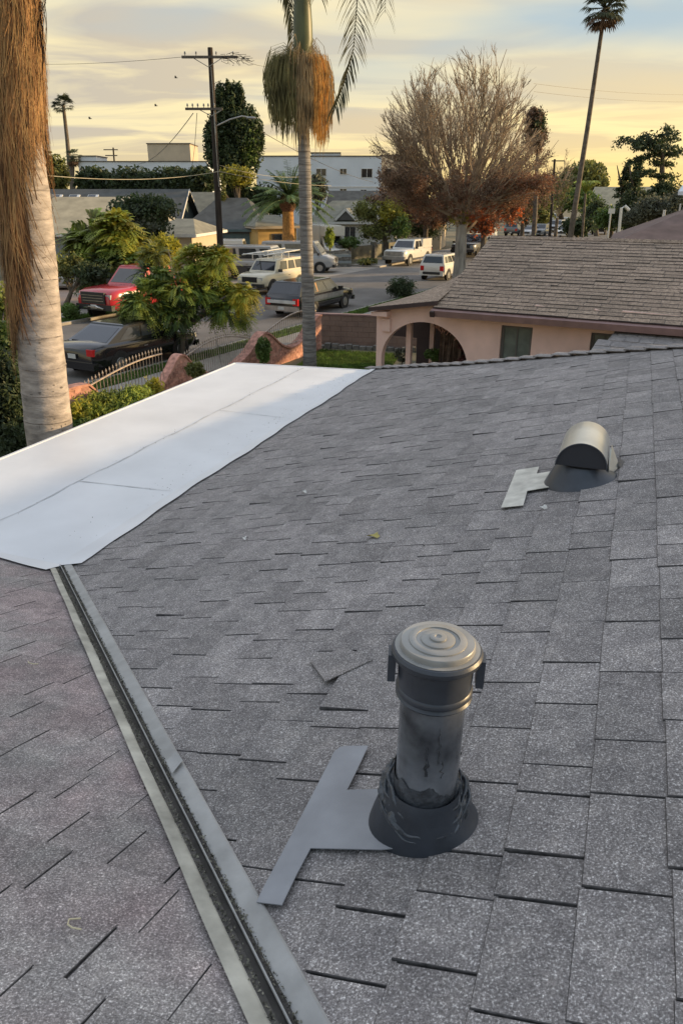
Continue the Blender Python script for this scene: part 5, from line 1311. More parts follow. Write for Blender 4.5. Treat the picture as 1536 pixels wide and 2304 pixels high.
def frond_crown(o, lobes, origin, llen=.40, leaf=.115, pairs=8):
    for (px, py, rx, ry, Y, dr, mats, n, nsub) in lobes:
        n = int(n * 1.6)
        c = at_y(px, py, Y); f = (Y * cP - (c.z - H) * sP) / FPX; r = (rx * f, rx * f * dr, ry * f)
        P = lobes_points(c, r, nsub, n, lobe=.36, shell=.55, zmin=-.7, seed=int(px * 3 + py)); out = unit(P - np.array(c)); per = np.array_split(np.arange(n), len(mats))
        for mt, ids in zip(mats, per):
            V = []
            for i in ids:
                p = P[i]; d = unit(out[i] * .8 + rng.normal(size=3) * .55 + np.array([0, 0, .25])); L1 = llen * (.7 + .6 * rng.random()); side = unit(np.cross(d, [0, 0, 1.]) + 1e-4)
                for k in range(1, pairs + 1):
                    t = k / pairs; q = p + d * L1 * t - np.array([0, 0, .45 * L1 * t * t]); dd = unit(d - np.array([0, 0, .9 * t])); ll = leaf * (1.15 - .6 * abs(t - .45))
                    for s_ in (-1, 1):
                        e1 = unit(side * s_ + dd * .55 - np.array([0, 0, .25])) * ll; w_ = dd * ll * .25
                        V += [q - w_ * .3, q + e1 * .5 + w_, q + e1, q + e1 * .5 - w_]
            link('crown', tri_mesh('crown', np.array(V) - np.array(origin), 4), M[mt], o)
def trunk_mesh(o, pts, rs, mat, name='trunk', n=9): return MB().tube(pts, rs, n).build(name, M[mat], o, smooth=60)
def branchy(o, base, targets, r, mat, wig=.15):
    m = MB()
    for q in targets:
        q = Vector(q); pts = [Vector(base)]; rs = [r]
        for k in range(1, 6):
            t = k / 5; p = Vector(base).lerp(q, t); p.z += math.sin(t * math.pi) * (q - Vector(base)).length * .08
            p += Vector((random.uniform(-1, 1), random.uniform(-1, 1), random.uniform(-1, 1))) * wig * (1 - t * .5) * .5; pts.append(p); rs.append(r * (1 - t) + .012)
        m.tube(pts, rs, 5)
    return m.build('limb', M[mat], o, smooth=60)
def tree(name, label, base, lobes, trunk_r, mat='wood', group=None, cat='tree', fork=.45, aspect=.5, droop=.3):
    base = Vector(base); o = thing(name, label, cat, group, base)
    cs = [at_y(l[0], l[1], l[4]) for l in lobes]
    top = sum(cs, Vector()) / len(cs) - base
    fk = Vector((top.x * .5, top.y * .5, max(.3, top.z * fork)))
    trunk_mesh(o, [(0, 0, -.1), fk * .5 + Vector((random.uniform(-.1, .1), 0, 0)), fk], [trunk_r * 1.25, trunk_r, trunk_r * .8], mat)
    branchy(o, fk, [c - base for c in cs] + [c - base + Vector((random.uniform(-1, 1), random.uniform(-.5, .5), random.uniform(-.3, .8))) * l[2] / FPX * l[4] * .5 for c, l in zip(cs, lobes) for _ in range(3)], trunk_r * .55, mat)
    crown_parts(o, lobes, base, aspect, droop); return o
G0 = lambda x, y, Y: Vector((at_y(x, y, Y).x, Y, 0))
# feathery street tree in front of the sedan, sunlit upper right put in as yellow leaves
fb0 = G0(410, 800, 25.6); ft = thing('feathery_street_tree', 'feathery green street tree with sunlit part coloured yellow in front of the red truck', 'tree', None, fb0)
fk_ = at_y(412, 742, 25.6) - fb0
trunk_mesh(ft, [(0, 0, -.1), fk_ * .5, fk_], [.10, .085, .08], 'wood')
fl_ = [(325, 680, 58, 50, 25.2, .9, ('leafmid', 'leaflime', 'leaflime'), 380, 12), (305, 745, 40, 28, 25.0, .9, ('leafmid', 'leafdark'), 130, 7), (425, 650, 74, 46, 25.8, .9, ('leafmid', 'leaflime', 'leaflime'), 380, 12), (498, 592, 48, 38, 26.2, .9, ('leafyellow', 'leaflime'), 230, 10),
       (435, 582, 48, 28, 26.4, .9, ('leafyellow', 'leaflime'), 170, 8), (518, 690, 52, 44, 26.0, .9, ('leafmid', 'leaflime'), 300, 12), (552, 655, 26, 38, 25.6, .9, ('leafyellow', 'leafyellow', 'leaflime'), 120, 6), (480, 640, 46, 36, 26.2, .9, ('leafmid', 'leafyellow'), 170, 8), (410, 708, 54, 24, 25.2, .9, ('leafdark', 'leafmid'), 130, 7), (355, 622, 46, 32, 26.0, .9, ('leaflime', 'leafmid'), 150, 8), (352, 572, 32, 22, 28, .9, ('leafolive', 'leafyellow'), 90, 6)]
branchy(ft, fk_, [at_y(l[0], l[1] + 6, l[4]) - fb0 for l in fl_] + [at_y(l[0] + 25, l[1] - 10, l[4]) - fb0 for l in fl_], .05, 'wood', .12)
frond_crown(ft, fl_, fb0)
tree('thin_street_tree', 'thin young trunk leaning left of the feathery street tree', G0(386, 795, 26.8), [(380, 700, 40, 30, 26.6, .9, 'leafdark', 1200, .16, 8)], .05, fork=.7)
tree('small_branch_tree', 'slim tree with brown trunk beside the pink driveway next to the palm', G0(137, 690, 37.5), [(150, 600, 48, 34, 37.5, .9, 'leafolive', 1600, .26, 12), (215, 615, 50, 26, 37, .9, 'leafdark', 1200, .26, 10)], .12)
pb0 = G0(230, 620, 40); pbt = thing('palm_like_bush', 'spiky yellow green bush in front of the beige roofed house', 'bush', None, pb0)
trunk_mesh(pbt, [(0, 0, -.1), at_y(235, 590, 40) - pb0], [.16, .12], 'wood')
frond_crown(pbt, [(215, 535, 60, 46, 40.5, .9, ('leafolive', 'leaflime'), 330, 12), (265, 530, 48, 50, 40, .9, ('leaflime', 'leafyellow'), 280, 10), (290, 590, 48, 36, 39, .9, ('leaflime', 'leafmid'), 200, 8), (240, 600, 62, 34, 39.5, .9, ('leafmid', 'leafolive'), 260, 9)], pb0, .95, .26, 9)
tree('dark_round_tree', 'dark leafy tree with pale blossoms above the beige roof', G0(320, 580, 46), [(325, 470, 78, 32, 46, .9, 'leafdark', 7500, .30, 26), (330, 515, 58, 34, 45.5, .9, 'leafdark', 4500, .28, 18), (325, 508, 50, 26, 45, .9, 'leafgrey', 1400, .22, 18)], .2)
tree('yellow_tree', 'bright yellow bushy tree top in front of the cream garage', G0(372, 640, 36), [(368, 562, 40, 36, 36, .9, 'leafyellow', 2400, .24, 14), (345, 585, 40, 30, 36, .9, 'leaflime', 1800, .24, 10)], .12)
tree('dark_shrub', 'dark shrub behind the red truck at the pink driveway edge', G0(155, 715, 33.8), [(158, 700, 26, 18, 33.8, .8, 'leafmid', 2600, .13, 16)], .03, cat='shrub')
# ficus
tree('ficus_tree', 'tall dark ficus tree with pointed tops behind the utility pole', G0(525, 560, 76),
     [(515, 262, 38, 56, 76, 1, 'leafdark', 11000, .42, 34), (545, 300, 46, 62, 76, 1, 'leafdark', 11000, .42, 34), (500, 320, 40, 62, 76, 1, 'leafdark', 9000, .42, 28), (492, 225, 16, 34, 76, 1, 'leafdark', 1800, .38, 9), (535, 215, 14, 28, 76, 1, 'leafdark', 1500, .38, 8), (525, 360, 60, 40, 76, 1, 'leafdark', 6000, .42, 20), (570, 320, 24, 56, 75.5, 1, 'leafdark', 4200, .40, 22), (480, 330, 22, 46, 75.5, 1, 'leafdark', 3000, .40, 16), (560, 330, 26, 50, 75, 1, 'leafmid', 1200, .34, 18), (522, 205, 12, 22, 76, 1, 'leafdark', 900, .38, 6), (500, 208, 8, 26, 75.5, 1, 'leafdark', 800, .34, 5), (512, 196, 6, 18, 75.5, 1, 'leafdark', 500, .32, 4), (545, 226, 8, 28, 75.5, 1, 'leafdark', 800, .34, 5), (566, 262, 10, 26, 75.5, 1, 'leafdark', 800, .34, 5), (474, 290, 10, 30, 75.5, 1, 'leafdark', 800, .34, 5), (586, 300, 9, 30, 75.5, 1, 'leafdark', 800, .34, 5)], .5)
# hedge-like tree row
for i, (px, rx, lab) in enumerate(((120, 36, 'pale olive tree next to big palm above the skylights'), (215, 45, 'dark green tree left part of the row in front of flat roofed building'), (300, 60, 'wide dark tree in middle of the row before the flat roofed building'), (385, 55, 'dark dense tree right of the row middle before flat roofed building'), (450, 36, 'dark tree touching the utility pole at the end of the row'))):
    tree('row_tree', lab, G0(px, 520, 88 - i), [(px, 412 if i else 392, rx, 34 if i else 42, 88 - i, .8, 'leafdark' if i else 'leafolive', 7000, .55, 30)], .3, group='trees before the flat roofed building')
tree('yellow_green_tree', 'yellow green topped tree hanging over dark ivy right of the pole', G0(535, 560, 73), [(530, 395, 40, 22, 72, .9, 'leafyellow', 2200, .32, 14), (535, 400, 45, 26, 73, .9, 'leafolive', 2400, .32, 14), (530, 440, 38, 36, 74, .9, 'leafdark', 4200, .36, 16), (500, 430, 10, 36, 70, .9, 'leafolive', 700, .3, 6), (590, 450, 40, 34, 75, .9, 'leafdark', 3600, .36, 14), (620, 470, 30, 22, 74, .9, 'leafmid', 1400, .3, 9)], .3)
tree('distant_palm_shrub', 'green shrub behind the apartment block corner under the wires', G0(715, 520, 90), [(715, 425, 28, 30, 90, .9, 'leafgrey', 1800, .5, 12)], .2, cat='shrub')
for (x, y, rx, ry, Y, mt, nm, lab, n) in [(742, 535, 12, 24, 62, 'leaflime', 'slender_shrub', 'slender lime green shrub next to the white camper', 900), (786, 545, 30, 12, 66, 'leafmid', 'fence_shrub', 'low green shrub behind the grey post fence', 1100), (826, 588, 24, 8, 62, 'leafolive', 'verge_plant', 'low dry plants at the kerb before the grey post fence', 900),
                                          (903, 648, 35, 26, 41.9, 'leafdark', 'round_shrub', 'round clipped dark shrub on the near verge before pink house', 6500), (593, 788, 17, 30, 23.0, 'leafmid', 'clipped_column_shrub', 'clipped dark columnar shrub against the swooping terracotta wall', 2600),
                                          (440, 832, 22, 18, 19.7, 'leafolive', 'small_garden_bush', 'small dark bush right of the middle brick pier', 1500), (955, 500, 60, 40, 78, 'leafdark', 'dark_garden_tree', 'dark green tree behind the white pickup', 5000)]:
    tree(nm, lab, G0(x, y, Y), [(x, y, rx, ry, Y, 1, mt, n, .12 if Y < 45 else .28, 20)], .04 if Y < 70 else .2, cat='shrub')
# small street tree
tree('small_yellow_street_tree', 'small open street tree with yellowing leaves beside the grey post fence', G0(868, 585, 67),
     [(825, 475, 36, 32, 67, .9, 'leafolive', 1900, .26, 16), (880, 480, 44, 38, 67, .9, 'leafyellow', 1500, .26, 18), (850, 520, 52, 28, 67, .9, 'leafolive', 1700, .26, 16), (900, 510, 30, 30, 66, .9, 'leafmid', 1100, .26, 12), (860, 450, 44, 20, 68, .9, 'leafbrown', 1000, .24, 10)], .22, fork=.55)
# left hedge and the bright bush near the fence
tree('dark_hedge', 'dense dark hedge at the left edge behind the big palm', G0(20, 900, 9.6) + Vector((-.9, .4, 0)), [(10, 930, 75, 150, 10.6, 1.0, 'leafdark', 15000, .09, 60), (5, 790, 55, 70, 11.5, 1.0, 'leafmid', 5000, .10, 24), (20, 700, 30, 60, 13, 1, 'leaflime', 1800, .11, 14), (35, 1010, 40, 60, 9.9, 1, 'leafdark', 3500, .09, 18)], .08, cat='hedge')
tree('bright_green_bush', 'bright yellow green feathery bush between white roof and iron fence', G0(240, 930, 17),
     [(235, 915, 75, 34, 17, .9, 'leaflime', 6500, .14, 30), (300, 895, 50, 28, 17.5, .9, 'leaflime', 3600, .13, 18), (345, 880, 30, 34, 18, .8, 'leafyellow', 1200, .12, 10), (190, 930, 40, 40, 16.5, .9, 'leafyellow', 1600, .13, 12), (200, 955, 60, 30, 16.5, .9, 'leafmid', 3500, .13, 14), (300, 915, 70, 24, 17.2, .9, 'leafmid', 3500, .13, 14)], .05, aspect=.3, cat='bush', droop=-.6)
# right side background
tree('dome_tree', 'large dark dome shaped tree on the skyline right of the leaning palm', G0(1310, 520, 170), [(1312, 408, 52, 42, 170, .9, 'leafolive', 6500, 1.1, 26), (1312, 415, 56, 44, 172, .9, 'leafdark', 6500, 1.1, 24)], .6)
tree('left_skyline_tree', 'low dark green tree below the dome tree skyline', G0(1262, 520, 150), [(1262, 425, 45, 36, 150, .9, 'leafdark', 4200, .9, 20), (1290, 450, 60, 24, 140, .9, 'leafmid', 3500, .8, 16), (1215, 470, 40, 40, 130, .9, 'leafolive', 2600, .7, 16)], .5)
for x, y, rx, ry, Y, mt, lab, n in [(1425, 478, 46, 46, 92, 'leafdark', 'dark green broad tree under the layered cedar', 8000), (1375, 490, 44, 26, 95, 'leafmid', 'mid green low tree left of the cedar behind white post', 3800), (1500, 440, 44, 34, 88, 'leafdark', 'dark tree right of the cedar at the picture edge', 5000), (1340, 480, 36, 30, 110, 'leafdark', 'dark shrubby tree behind the leaning palm trunk', 3200), (1300, 510, 40, 20, 80, 'leafdark', 'dark bush at the foot of the leaning palm', 2600)]:
    tree('garden_tree', lab, G0(x, 540, Y), [(x, y, rx, ry, Y, .9, mt, n, .45, 26)], .3, group='dark garden trees at the right')
tree('grey_green_bush', 'wide grey green bush in front of the dark trees at right', G0(1490, 500, 62), [(1480, 470, 62, 32, 62, .9, 'leafgrey', 6500, .26, 26), (1530, 460, 40, 34, 60, .9, 'leafgrey', 3000, .26, 16), (1425, 488, 30, 18, 62, .9, 'leafgrey', 1600, .24, 10)], .12, cat='bush')
def conifer(name, label, px, ytop, ybot, Y, rpx, mat='leafdark', n=2200, layers=10, flat=False):
    b = G0(px, 540, Y); o = thing(name, label, 'tree', None, b); top = at_y(px, ytop, Y) - b; low = at_y(px, ybot, Y).z; R = rpx / FPX * Y
    trunk_mesh(o, [(0, 0, 0), (0, 0, low), top], [.3, .24, .04], 'wood'); P = []
    for i in range(layers):
        k = i / (layers - 1); z = low + (top.z - low) * k; rr = R * (1 - k) ** .8 + .15
        for j in range(9):
            a = random.uniform(0, 6.28); m_ = n // (layers * 9); t = rng.random(m_) ** .7
            P.append(np.stack([np.cos(a) * rr * t + rng.normal(size=m_) * .12, np.sin(a) * rr * t + rng.normal(size=m_) * .12, z - .12 * rr * t + rng.normal(size=m_) * .10], 1))
    link('crown', tri_mesh('crown', leaf_quads(np.concatenate(P), .38, .4), 4), M[mat], o)
conifer('spire_conifer', 'small pointed conifer left of the layered cedar', 1387, 372, 440, 100, 16)
conifer('broader_conifer', 'slightly taller pointed conifer next to the layered cedar', 1412, 358, 440, 98, 20)
# layered cedar
b = G0(1466, 540, 90); ced = thing('layered_cedar', 'dark layered cedar with flat tiers on the skyline at right', 'tree', None, b)
tq = at_y(1452, 297, 90) - b
trunk_mesh(ced, [(0, 0, 0), (.1, 0, tq.z * .55), (-.3, 0, tq.z * .8), tq], [.45, .35, .22, .06], 'wood')
P = []; lm_ = MB()
for (x0_, y0_, x1_, y1_, n_) in [(1452, 300, 1440, 322, 260), (1450, 325, 1395, 312, 340), (1400, 312, 1393, 330, 120), (1455, 335, 1420, 330, 320), (1460, 320, 1490, 320, 320), (1465, 345, 1525, 345, 700), (1465, 330, 1500, 335, 500), (1460, 350, 1420, 365, 500), (1468, 365, 1515, 370, 500), (1465, 385, 1425, 395, 500), (1468, 395, 1510, 398, 480), (1505, 352, 1528, 340, 260), (1480, 306, 1510, 302, 240), (1500, 312, 1522, 312, 220), (1497, 290, 1518, 289, 160), (1455, 310, 1470, 340, 400)]:
    p, q = at_y(x0_, y0_, 90) - b, at_y(x1_, y1_, 90) - b; q.y += random.uniform(-2, 2); lm_.tube([(0 + p.x * .3, 0, p.z - .4), p, q], [.10, .07, .03], 4)
    t = rng.random(int(n_ * .62))[:, None]; n_ = len(t); P.append(np.array(p) * (1 - t) + np.array(q) * t + rng.normal(size=(n_, 3)) * np.array([.32, .6, .16]))
lm_.tube([(0.3, 0, at_y(1470, 345, 90).z), at_y(1508, 315, 90) - b, at_y(1508, 288, 90) - b], [.1, .07, .03], 4)
lm_.build('limb', M['wood'], ced); link('crown', tri_mesh('crown', leaf_quads(np.concatenate(P), .40, .4), 4), M['leafdark'], ced)
# round dark pine inside the sycamore's right side
tree('tall_pine', 'tall brownish pine crown showing through the right side of the bare sycamore', G0(1200, 540, 78), [(1203, 310, 30, 36, 78, 1, 'leafbrown', 2400, .34, 24), (1200, 268, 24, 26, 78, 1, 'leafbrown', 1700, .3, 16), (1205, 290, 30, 46, 78, 1, 'leafdark', 1600, .3, 26)], .22, fork=.78)
# bare trees
def bare_tree(name, label, base, forkz, tips, r0, mat, levels=(5, 5, 5), sp=(.9, .5, .28), twigr=.008, tw='twig', group=None, seed=3, leaves=None):
    rd = random.Random(seed); base = Vector(base); o = thing(name, label, 'tree', group, base); main = MB(); tws = MB(); ends = []
    fk = Vector((0, 0, forkz))
    trunk_mesh(o, [(0, 0, -.1), (.03, 0, forkz * .5), fk], [r0 * 1.25, r0, r0 * .9], mat, n=12)
    def seg(p, q, ra, rb, bend, mb_, n_, wig):
        pts = []; mid = p.lerp(q, .5) + bend
        for k in range(n_ + 1):
            t = k / n_; w = (1 - t) ** 2 * p + 2 * t * (1 - t) * mid + t * t * q
            if 0 < k < n_: w = w + Vector((rd.uniform(-1, 1), rd.uniform(-1, 1), rd.uniform(-1, 1))) * wig
            pts.append(w)
        mb_.tube(pts, [ra + (rb - ra) * k / n_ for k in range(n_ + 1)], 4 if ra > .03 else 3, cap=False); return pts
    scaf = []; ns_ = max(5, len(tips) // 6)
    for ti, tip in enumerate(tips):
        tip = Vector(tip); out = Vector((tip.x, tip.y, 0))
        if ti < ns_:
            st_ = fk + Vector((0, 0, rd.uniform(-.22, .25) * forkz)); st_.x *= st_.z / fk.z; Lt = (tip - st_).length
            pts = seg(st_, tip, r0 * rd.uniform(.24, .36), .012, out * .10 - UP * Lt * .02, main, 9, Lt * .018); scaf.append(pts)
        else:
            best = min(scaf, key=lambda sc_: (sc_[9] - tip).length * rd.uniform(.8, 1.3)); i0 = rd.choice((1, 2, 2, 3, 3, 4, 5)); st_ = best[i0]; Lt = (tip - st_).length
            dirn = (best[i0 + 1] - best[i0 - 1]).normalized(); pts = seg(st_, tip, r0 * (.19 - .024 * i0), .011, (dirn * Lt * .5 - (tip - st_) * .5) * .55, main, 9, Lt * .016)
        for a in range(levels[0]):
            i = rd.randint(2, 8); s = pts[i]; d = (pts[min(i + 1, 9)] - pts[i - 1]).normalized()
            d2 = (d + Vector((rd.uniform(-1, 1), rd.uniform(-1, 1), rd.uniform(-.75, .6))) * .6).normalized(); l2 = Lt * (1 - i / 9.6) * rd.uniform(.38, .62)
            p2 = seg(s, s + d2 * l2 + UP * l2 * .04, .04 * (1.2 - i / 10), .010, Vector((0, 0, -.05 * l2)), main, 5, l2 * .02)
            for b_ in range(levels[1]):
                j = rd.randint(1, 5); s3 = p2[j]; d3 = (d2 + Vector((rd.uniform(-1, 1), rd.uniform(-1, 1), rd.uniform(-.4, .9))) * .65).normalized(); l3 = l2 * rd.uniform(.3, .55)
                p3 = seg(s3, s3 + d3 * l3, .016, twigr, Vector((0, 0, 0)), tws, 3, l3 * .03); ends += p3[1:]
                for c_ in range(levels[2]):
                    s4 = p3[rd.randint(1, 3)]; d4 = (d3 + Vector((rd.uniform(-1, 1), rd.uniform(-1, 1), rd.uniform(-.4, .8))) * .8).normalized(); l4 = l3 * rd.uniform(.3, .6)
                    q4 = s4 + d4 * l4; seg(s4, q4, twigr * 1.2, twigr * .7, Vector((0, 0, 0)), tws, 2, l4 * .05); ends.append(q4)
    main.build('limb', M[mat if mat == 'twig' else 'twig'], o); tws.build('twigs', M[tw], o)['kind'] = 'stuff'
    if leaves:
        E_ = np.array([tuple(p) for p in ends])
        for mt, n_, ls, filt in leaves:
            S_ = E_[[filt(base + Vector(p)) for p in E_]] if filt else E_
            if len(S_) == 0: continue
            pp_ = S_[rng.integers(0, len(S_), n_)] + rng.normal(size=(n_, 3)) * ls * 1.2
            link('crown', tri_mesh('crown', leaf_quads(pp_, ls, .6, .2), 4), M[mt], o)
    return o
Ys = 46.0; sb = Vector((at_y(1030, 640, Ys).x, Ys, 0)); tips = []
rd = random.Random(5)
def syc_out(th_):   # outline of the dome, px radius
    return (185 + 6 * math.sin(5 * th_), 300 if math.sin(th_) > 0 else 120)
for i in range(130):
    a = (rd.uniform(-.16, 1.16) if i > 15 else -.05 + 1.1 * i / 15) * math.pi; k = math.sqrt(rd.uniform(.3, .90)) if i > 15 else .88 ; ph = rd.uniform(-1, 1)
    x = 1042 + 222 * math.cos(a) * k * math.sqrt(1 - .0 * ph * ph); y = 350 - 256 * math.sin(a) * k if math.sin(a) > 0 else 372 - 100 * math.sin(a) * k
    p = at_y(x, y, Ys); p.y += ph * 4.0 * math.sqrt(max(0, 1 - (math.cos(a) * k) ** 2)); tips.append(p - sb)
fz = at_y(1033, 505, Ys).z; ZLO = at_y(1033, 392, Ys).z
bare_tree('bare_sycamore', 'big bare domed sycamore rising behind the pink house', sb, fz, tips, .34, 'woodpale', (7, 5, 4), twigr=.0052, seed=9,
    leaves=[('leafbrown', 9000, .10, lambda p: p.z < ZLO + 1.2), ('leafrust', 9000, .11, lambda p: p.z < ZLO - .2 and p.x > 4.0), ('leafbrown', 6000, .12, lambda p: p.z < ZLO and p.x < 7.5)])
syc = bpy.data.objects['bare_sycamore']
for k_, (px, py, rx, ry, mt, n_, nl_, sz) in enumerate([(925, 420, 75, 52, 'leafbrown', 3600, 60, .085), (960, 455, 70, 48, 'leafrust', 2300, 50, .09), (1040, 430, 80, 50, 'leafbrown', 2800, 60, .085), (1050, 460, 72, 42, 'leafrust', 2800, 50, .09), (1120, 425, 62, 55, 'leafbrown', 2600, 50, .085), (1080, 480, 38, 20, 'leaforange', 1300, 18, .10), (1030, 488, 36, 18, 'leafyellow', 900, 16, .09), (1110, 470, 50, 26, 'leafrust', 1700, 24, .09), (960, 490, 40, 16, 'leafrust', 900, 16, .09)]):
    Yy = 44.6 + .25 * k_; c_ = at_y(px, py, Yy); f_ = Yy * .95 / FPX; P_ = lobes_points(c_, (rx * f_, 1.3, ry * f_), nl_, n_, lobe=.22, shell=.1, seed=70 + k_) - np.array(sb)
    link('crown', tri_mesh('crown', leaf_quads(P_, sz, .55, .2), 4), M[mt], syc)
    tw_ = MB()
    for i in range(0, len(P_), 26):
        p = Vector(P_[i]); tw_.tube([p, p + Vector((random.uniform(-.5, .5), random.uniform(-.3, .3), random.uniform(-.1, .5)))], .007, 3, cap=False)
    tw_.build('twigs', M['twig'], syc)['kind'] = 'stuff'
M['twigred'] = material('reddish_twig', (.28, .15, .10), .95, var=.2)
def rust_tips(cx, cy, rx, ry, Y, n_, base, sd):
    r_ = random.Random(sd); out = []
    for i in range(n_):
        a = r_.uniform(0, 6.28); k = math.sqrt(r_.random()) * .9 + .1; p = at_y(cx + rx * math.cos(a) * k, cy + ry * math.sin(a) * k, Y); p.y += r_.uniform(-1, 1) * rx / FPX * Y * .8; out.append(p - base)
    return out
rb1 = G0(955, 560, 74); bare_tree('rust_brown_tree', 'rust brown half bare tree behind the sycamore on its left', rb1, 2.6, rust_tips(950, 440, 104, 74, 74, 50, rb1, 2), .24, 'wood', (6, 5, 3), twigr=.012, tw='twigred', seed=4, leaves=[('leafbrown', 17000, .17, None), ('leafrust', 9000, .17, None)])
rb2 = G0(1085, 560, 70); bare_tree('orange_tree', 'autumn tree with orange red leaves right of the sycamore trunk', rb2, 2.4, rust_tips(1080, 435, 100, 82, 70, 46, rb2, 3), .24, 'wood', (6, 5, 3), twigr=.012, tw='twigred', seed=6,
    leaves=[('leafrust', 15000, .16, None), ('leafyellow', 1800, .20, lambda p: p.x < 11.5 + (0) and p.z < 4.2), ('leaforange', 2200, .22, lambda p: p.z < 4.6 and p.x > 11.3), ('leafbrown', 9000, .16, None)])
rb3 = G0(1170, 560, 84); bare_tree('brown_twiggy_tree', 'brown twiggy tree below the tall pine crown', rb3, 2.6, rust_tips(1165, 430, 72, 78, 84, 30, rb3, 5), .22, 'wood', (6, 5, 3), twigr=.013, seed=7, leaves=[('leafbrown', 13000, .18, None), ('leafolive', 3500, .18, None)])
rb4 = G0(1245, 560, 100); bare_tree('small_bare_tree', 'small bare yellowish tree left of the leaning palm', rb4, 2.6, rust_tips(1250, 390, 48, 62, 100, 24, rb4, 8), .2, 'wood', (5, 4, 3), twigr=.016, seed=8, leaves=[('leafolive', 900, .25, lambda p: p.z < 7)])

# ------------------------------------------------------------------ palms
def ribbon(pts, ws, side):
    """flat strip as quads array"""
    out = []
    for i in range(len(pts) - 1):
        a, b = pts[i], pts[i + 1]; s = side; out += [a - s * ws[i], a + s * ws[i], b + s * ws[i + 1], b - s * ws[i + 1]]
    return out
def feather(pts, n, length, mat, par, origin, hang=.7, w=.02, rr=.03, name='frond', spread=1.0):
    pts = [Vector(p) for p in pts]; cum = [0]
    for a, b in zip(pts, pts[1:]): cum.append(cum[-1] + (b - a).length)
    V = []; m = MB(); m.tube([p - origin for p in pts], [rr * (1 - .8 * c / cum[-1]) for c in cum], 4)
    def at(s):
        for i in range(len(pts) - 1):
            if s <= cum[i + 1]: t = (s - cum[i]) / (cum[i + 1] - cum[i] + 1e-9); return pts[i].lerp(pts[i + 1], t), (pts[i + 1] - pts[i]).normalized()
        return pts[-1], (pts[-1] - pts[-2]).normalized()
    for k in range(n):
        t = .12 + .88 * k / n; p, d = at(t * cum[-1]); sd_ = d.cross(UP)
        if sd_.length < .15: sd_ = Vector((1, random.uniform(-.4, .4), 0))
        sd_.normalize(); l = length * (math.sin(min(1, t * 1.15 + .12) * math.pi * .85) ** .6 + .08) * random.uniform(.8, 1.15)
        for s in (-1, 1):
            dd = (sd_ * s * spread + d * .65 + Vector((random.uniform(-.2, .2), random.uniform(-.2, .2), random.uniform(-.25, .15)))).normalized()
            q = [p]; 
            for j in range(3): dd = (dd - UP * hang * .38).normalized(); q.append(q[-1] + dd * l / 3)
            wd = Vector((-dd.y, dd.x, 0)); wd = (wd.normalized() if wd.length > .05 else Vector((1, 0, 0))); wd = (wd + UP * .25).normalized()
            V += [v_ - origin for v_ in ribbon(q, [w * .7, w, w * .8, w * .1], wd)]
    Vn = np.array([tuple(v_) for v_ in V]); base_i = len(m.v); m.v += [tuple(x) for x in Vn]; m.f += [(base_i + 4 * i, base_i + 4 * i + 1, base_i + 4 * i + 2, base_i + 4 * i + 3) for i in range(len(Vn) // 4)]
    return m.build(name, M[mat], par)
# ringed palm in the middle
Yc = 24.0; cb = Vector((at_y(697, 822, Yc).x, Yc, 0))
cpalm = thing('ringed_palm', 'slender ringed palm with green crownshaft and orange seed skirt in the centre', 'palm', None, cb)
def cy(px, py): return at_y(px, py, Yc) - cb
tk = [Vector((0, 0, -.2))] + [cy(x, y) for x, y in ((697, 822), (694, 700), (691, 600), (688, 500), (686, 400), (683, 300), (681, 200), (681, 130))]
for q in tk: q.y = 0
trs = [.23, .225, .205, .195, .19, .185, .17, .16, .16]
pts = []; rs = []
for i in range(len(tk) - 1):
    for k in range(8): t = k / 8; pts.append(tk[i].lerp(tk[i + 1], t)); rs.append((trs[i] * (1 - t) + trs[i + 1] * t) * (1 + .03 * math.sin((i * 8 + k) * 2.4)))
pts.append(tk[-1]); rs.append(trs[-1])
trunk_mesh(cpalm, pts, rs, 'bark_queen', n=16)
z = .4
while z < pts[-1].z - .6:
    k = min(range(len(pts)), key=lambda i: abs(pts[i].z - z)); r = rs[k] + .004
    MB().lathe([(r, -.012), (r + .006, 0), (r, .012)], 18, Matrix.Translation(Vector((pts[k].x, 0, z))) @ Matrix.Rotation(random.uniform(-.05, .05), 4, 'X'), cap=False).build('ring_scar', M['ringdark'], cpalm); z += random.uniform(.13, .2)
sh = [cy(x, y) for x, y in ((681, 150), (681, 120), (682, 90), (681, 50), (680, 0), (680, -60), (680, -130), (680, -190))]
for q in sh: q.y = 0
trunk_mesh(cpalm, sh, [.17, .24, .27, .265, .23, .20, .17, .12], 'shaft', 'crownshaft', 16)
c0 = sh[-1] + cb
def pxl(lst, dy=0): return [at_y(x, y, Yc + dy * k) for k, (x, y) in enumerate(lst)]
feather([c0] + pxl([(735, -270), (785, -200), (806, -80), (802, 20), (795, 110), (775, 185), (752, 245)], -.15), 70, .95, 'frond', cpalm, cb, 1.0, .022)
feather([c0] + pxl([(750, -310), (820, -240), (858, -120), (868, -30), (866, 30)], .2), 56, .9, 'frond', cpalm, cb, 1.1, .022)
feather([c0] + pxl([(650, -260), (622, -180), (632, -80), (648, 0), (660, 70), (664, 110)], .1), 56, .75, 'frond', cpalm, cb, .9, .022)
feather([c0] + pxl([(720, -240), (745, -150), (728, -70), (715, -10)], -.4), 40, .8, 'frond', cpalm, cb, 1.1, .022)
for a in range(9):
    an = R_(20 + a * 40 + random.uniform(-10, 10)); q = [c0]
    for k in range(1, 8): t = k / 7; q.append(c0 + Vector((math.cos(an), math.sin(an), 0)) * 2.6 * t + UP * (1.3 * math.sin(t * 2.4) - .9 * t * t))
    if abs(math.cos(an)) < .95: feather(q, 46, .8, 'frond', cpalm, cb, .8, .022)
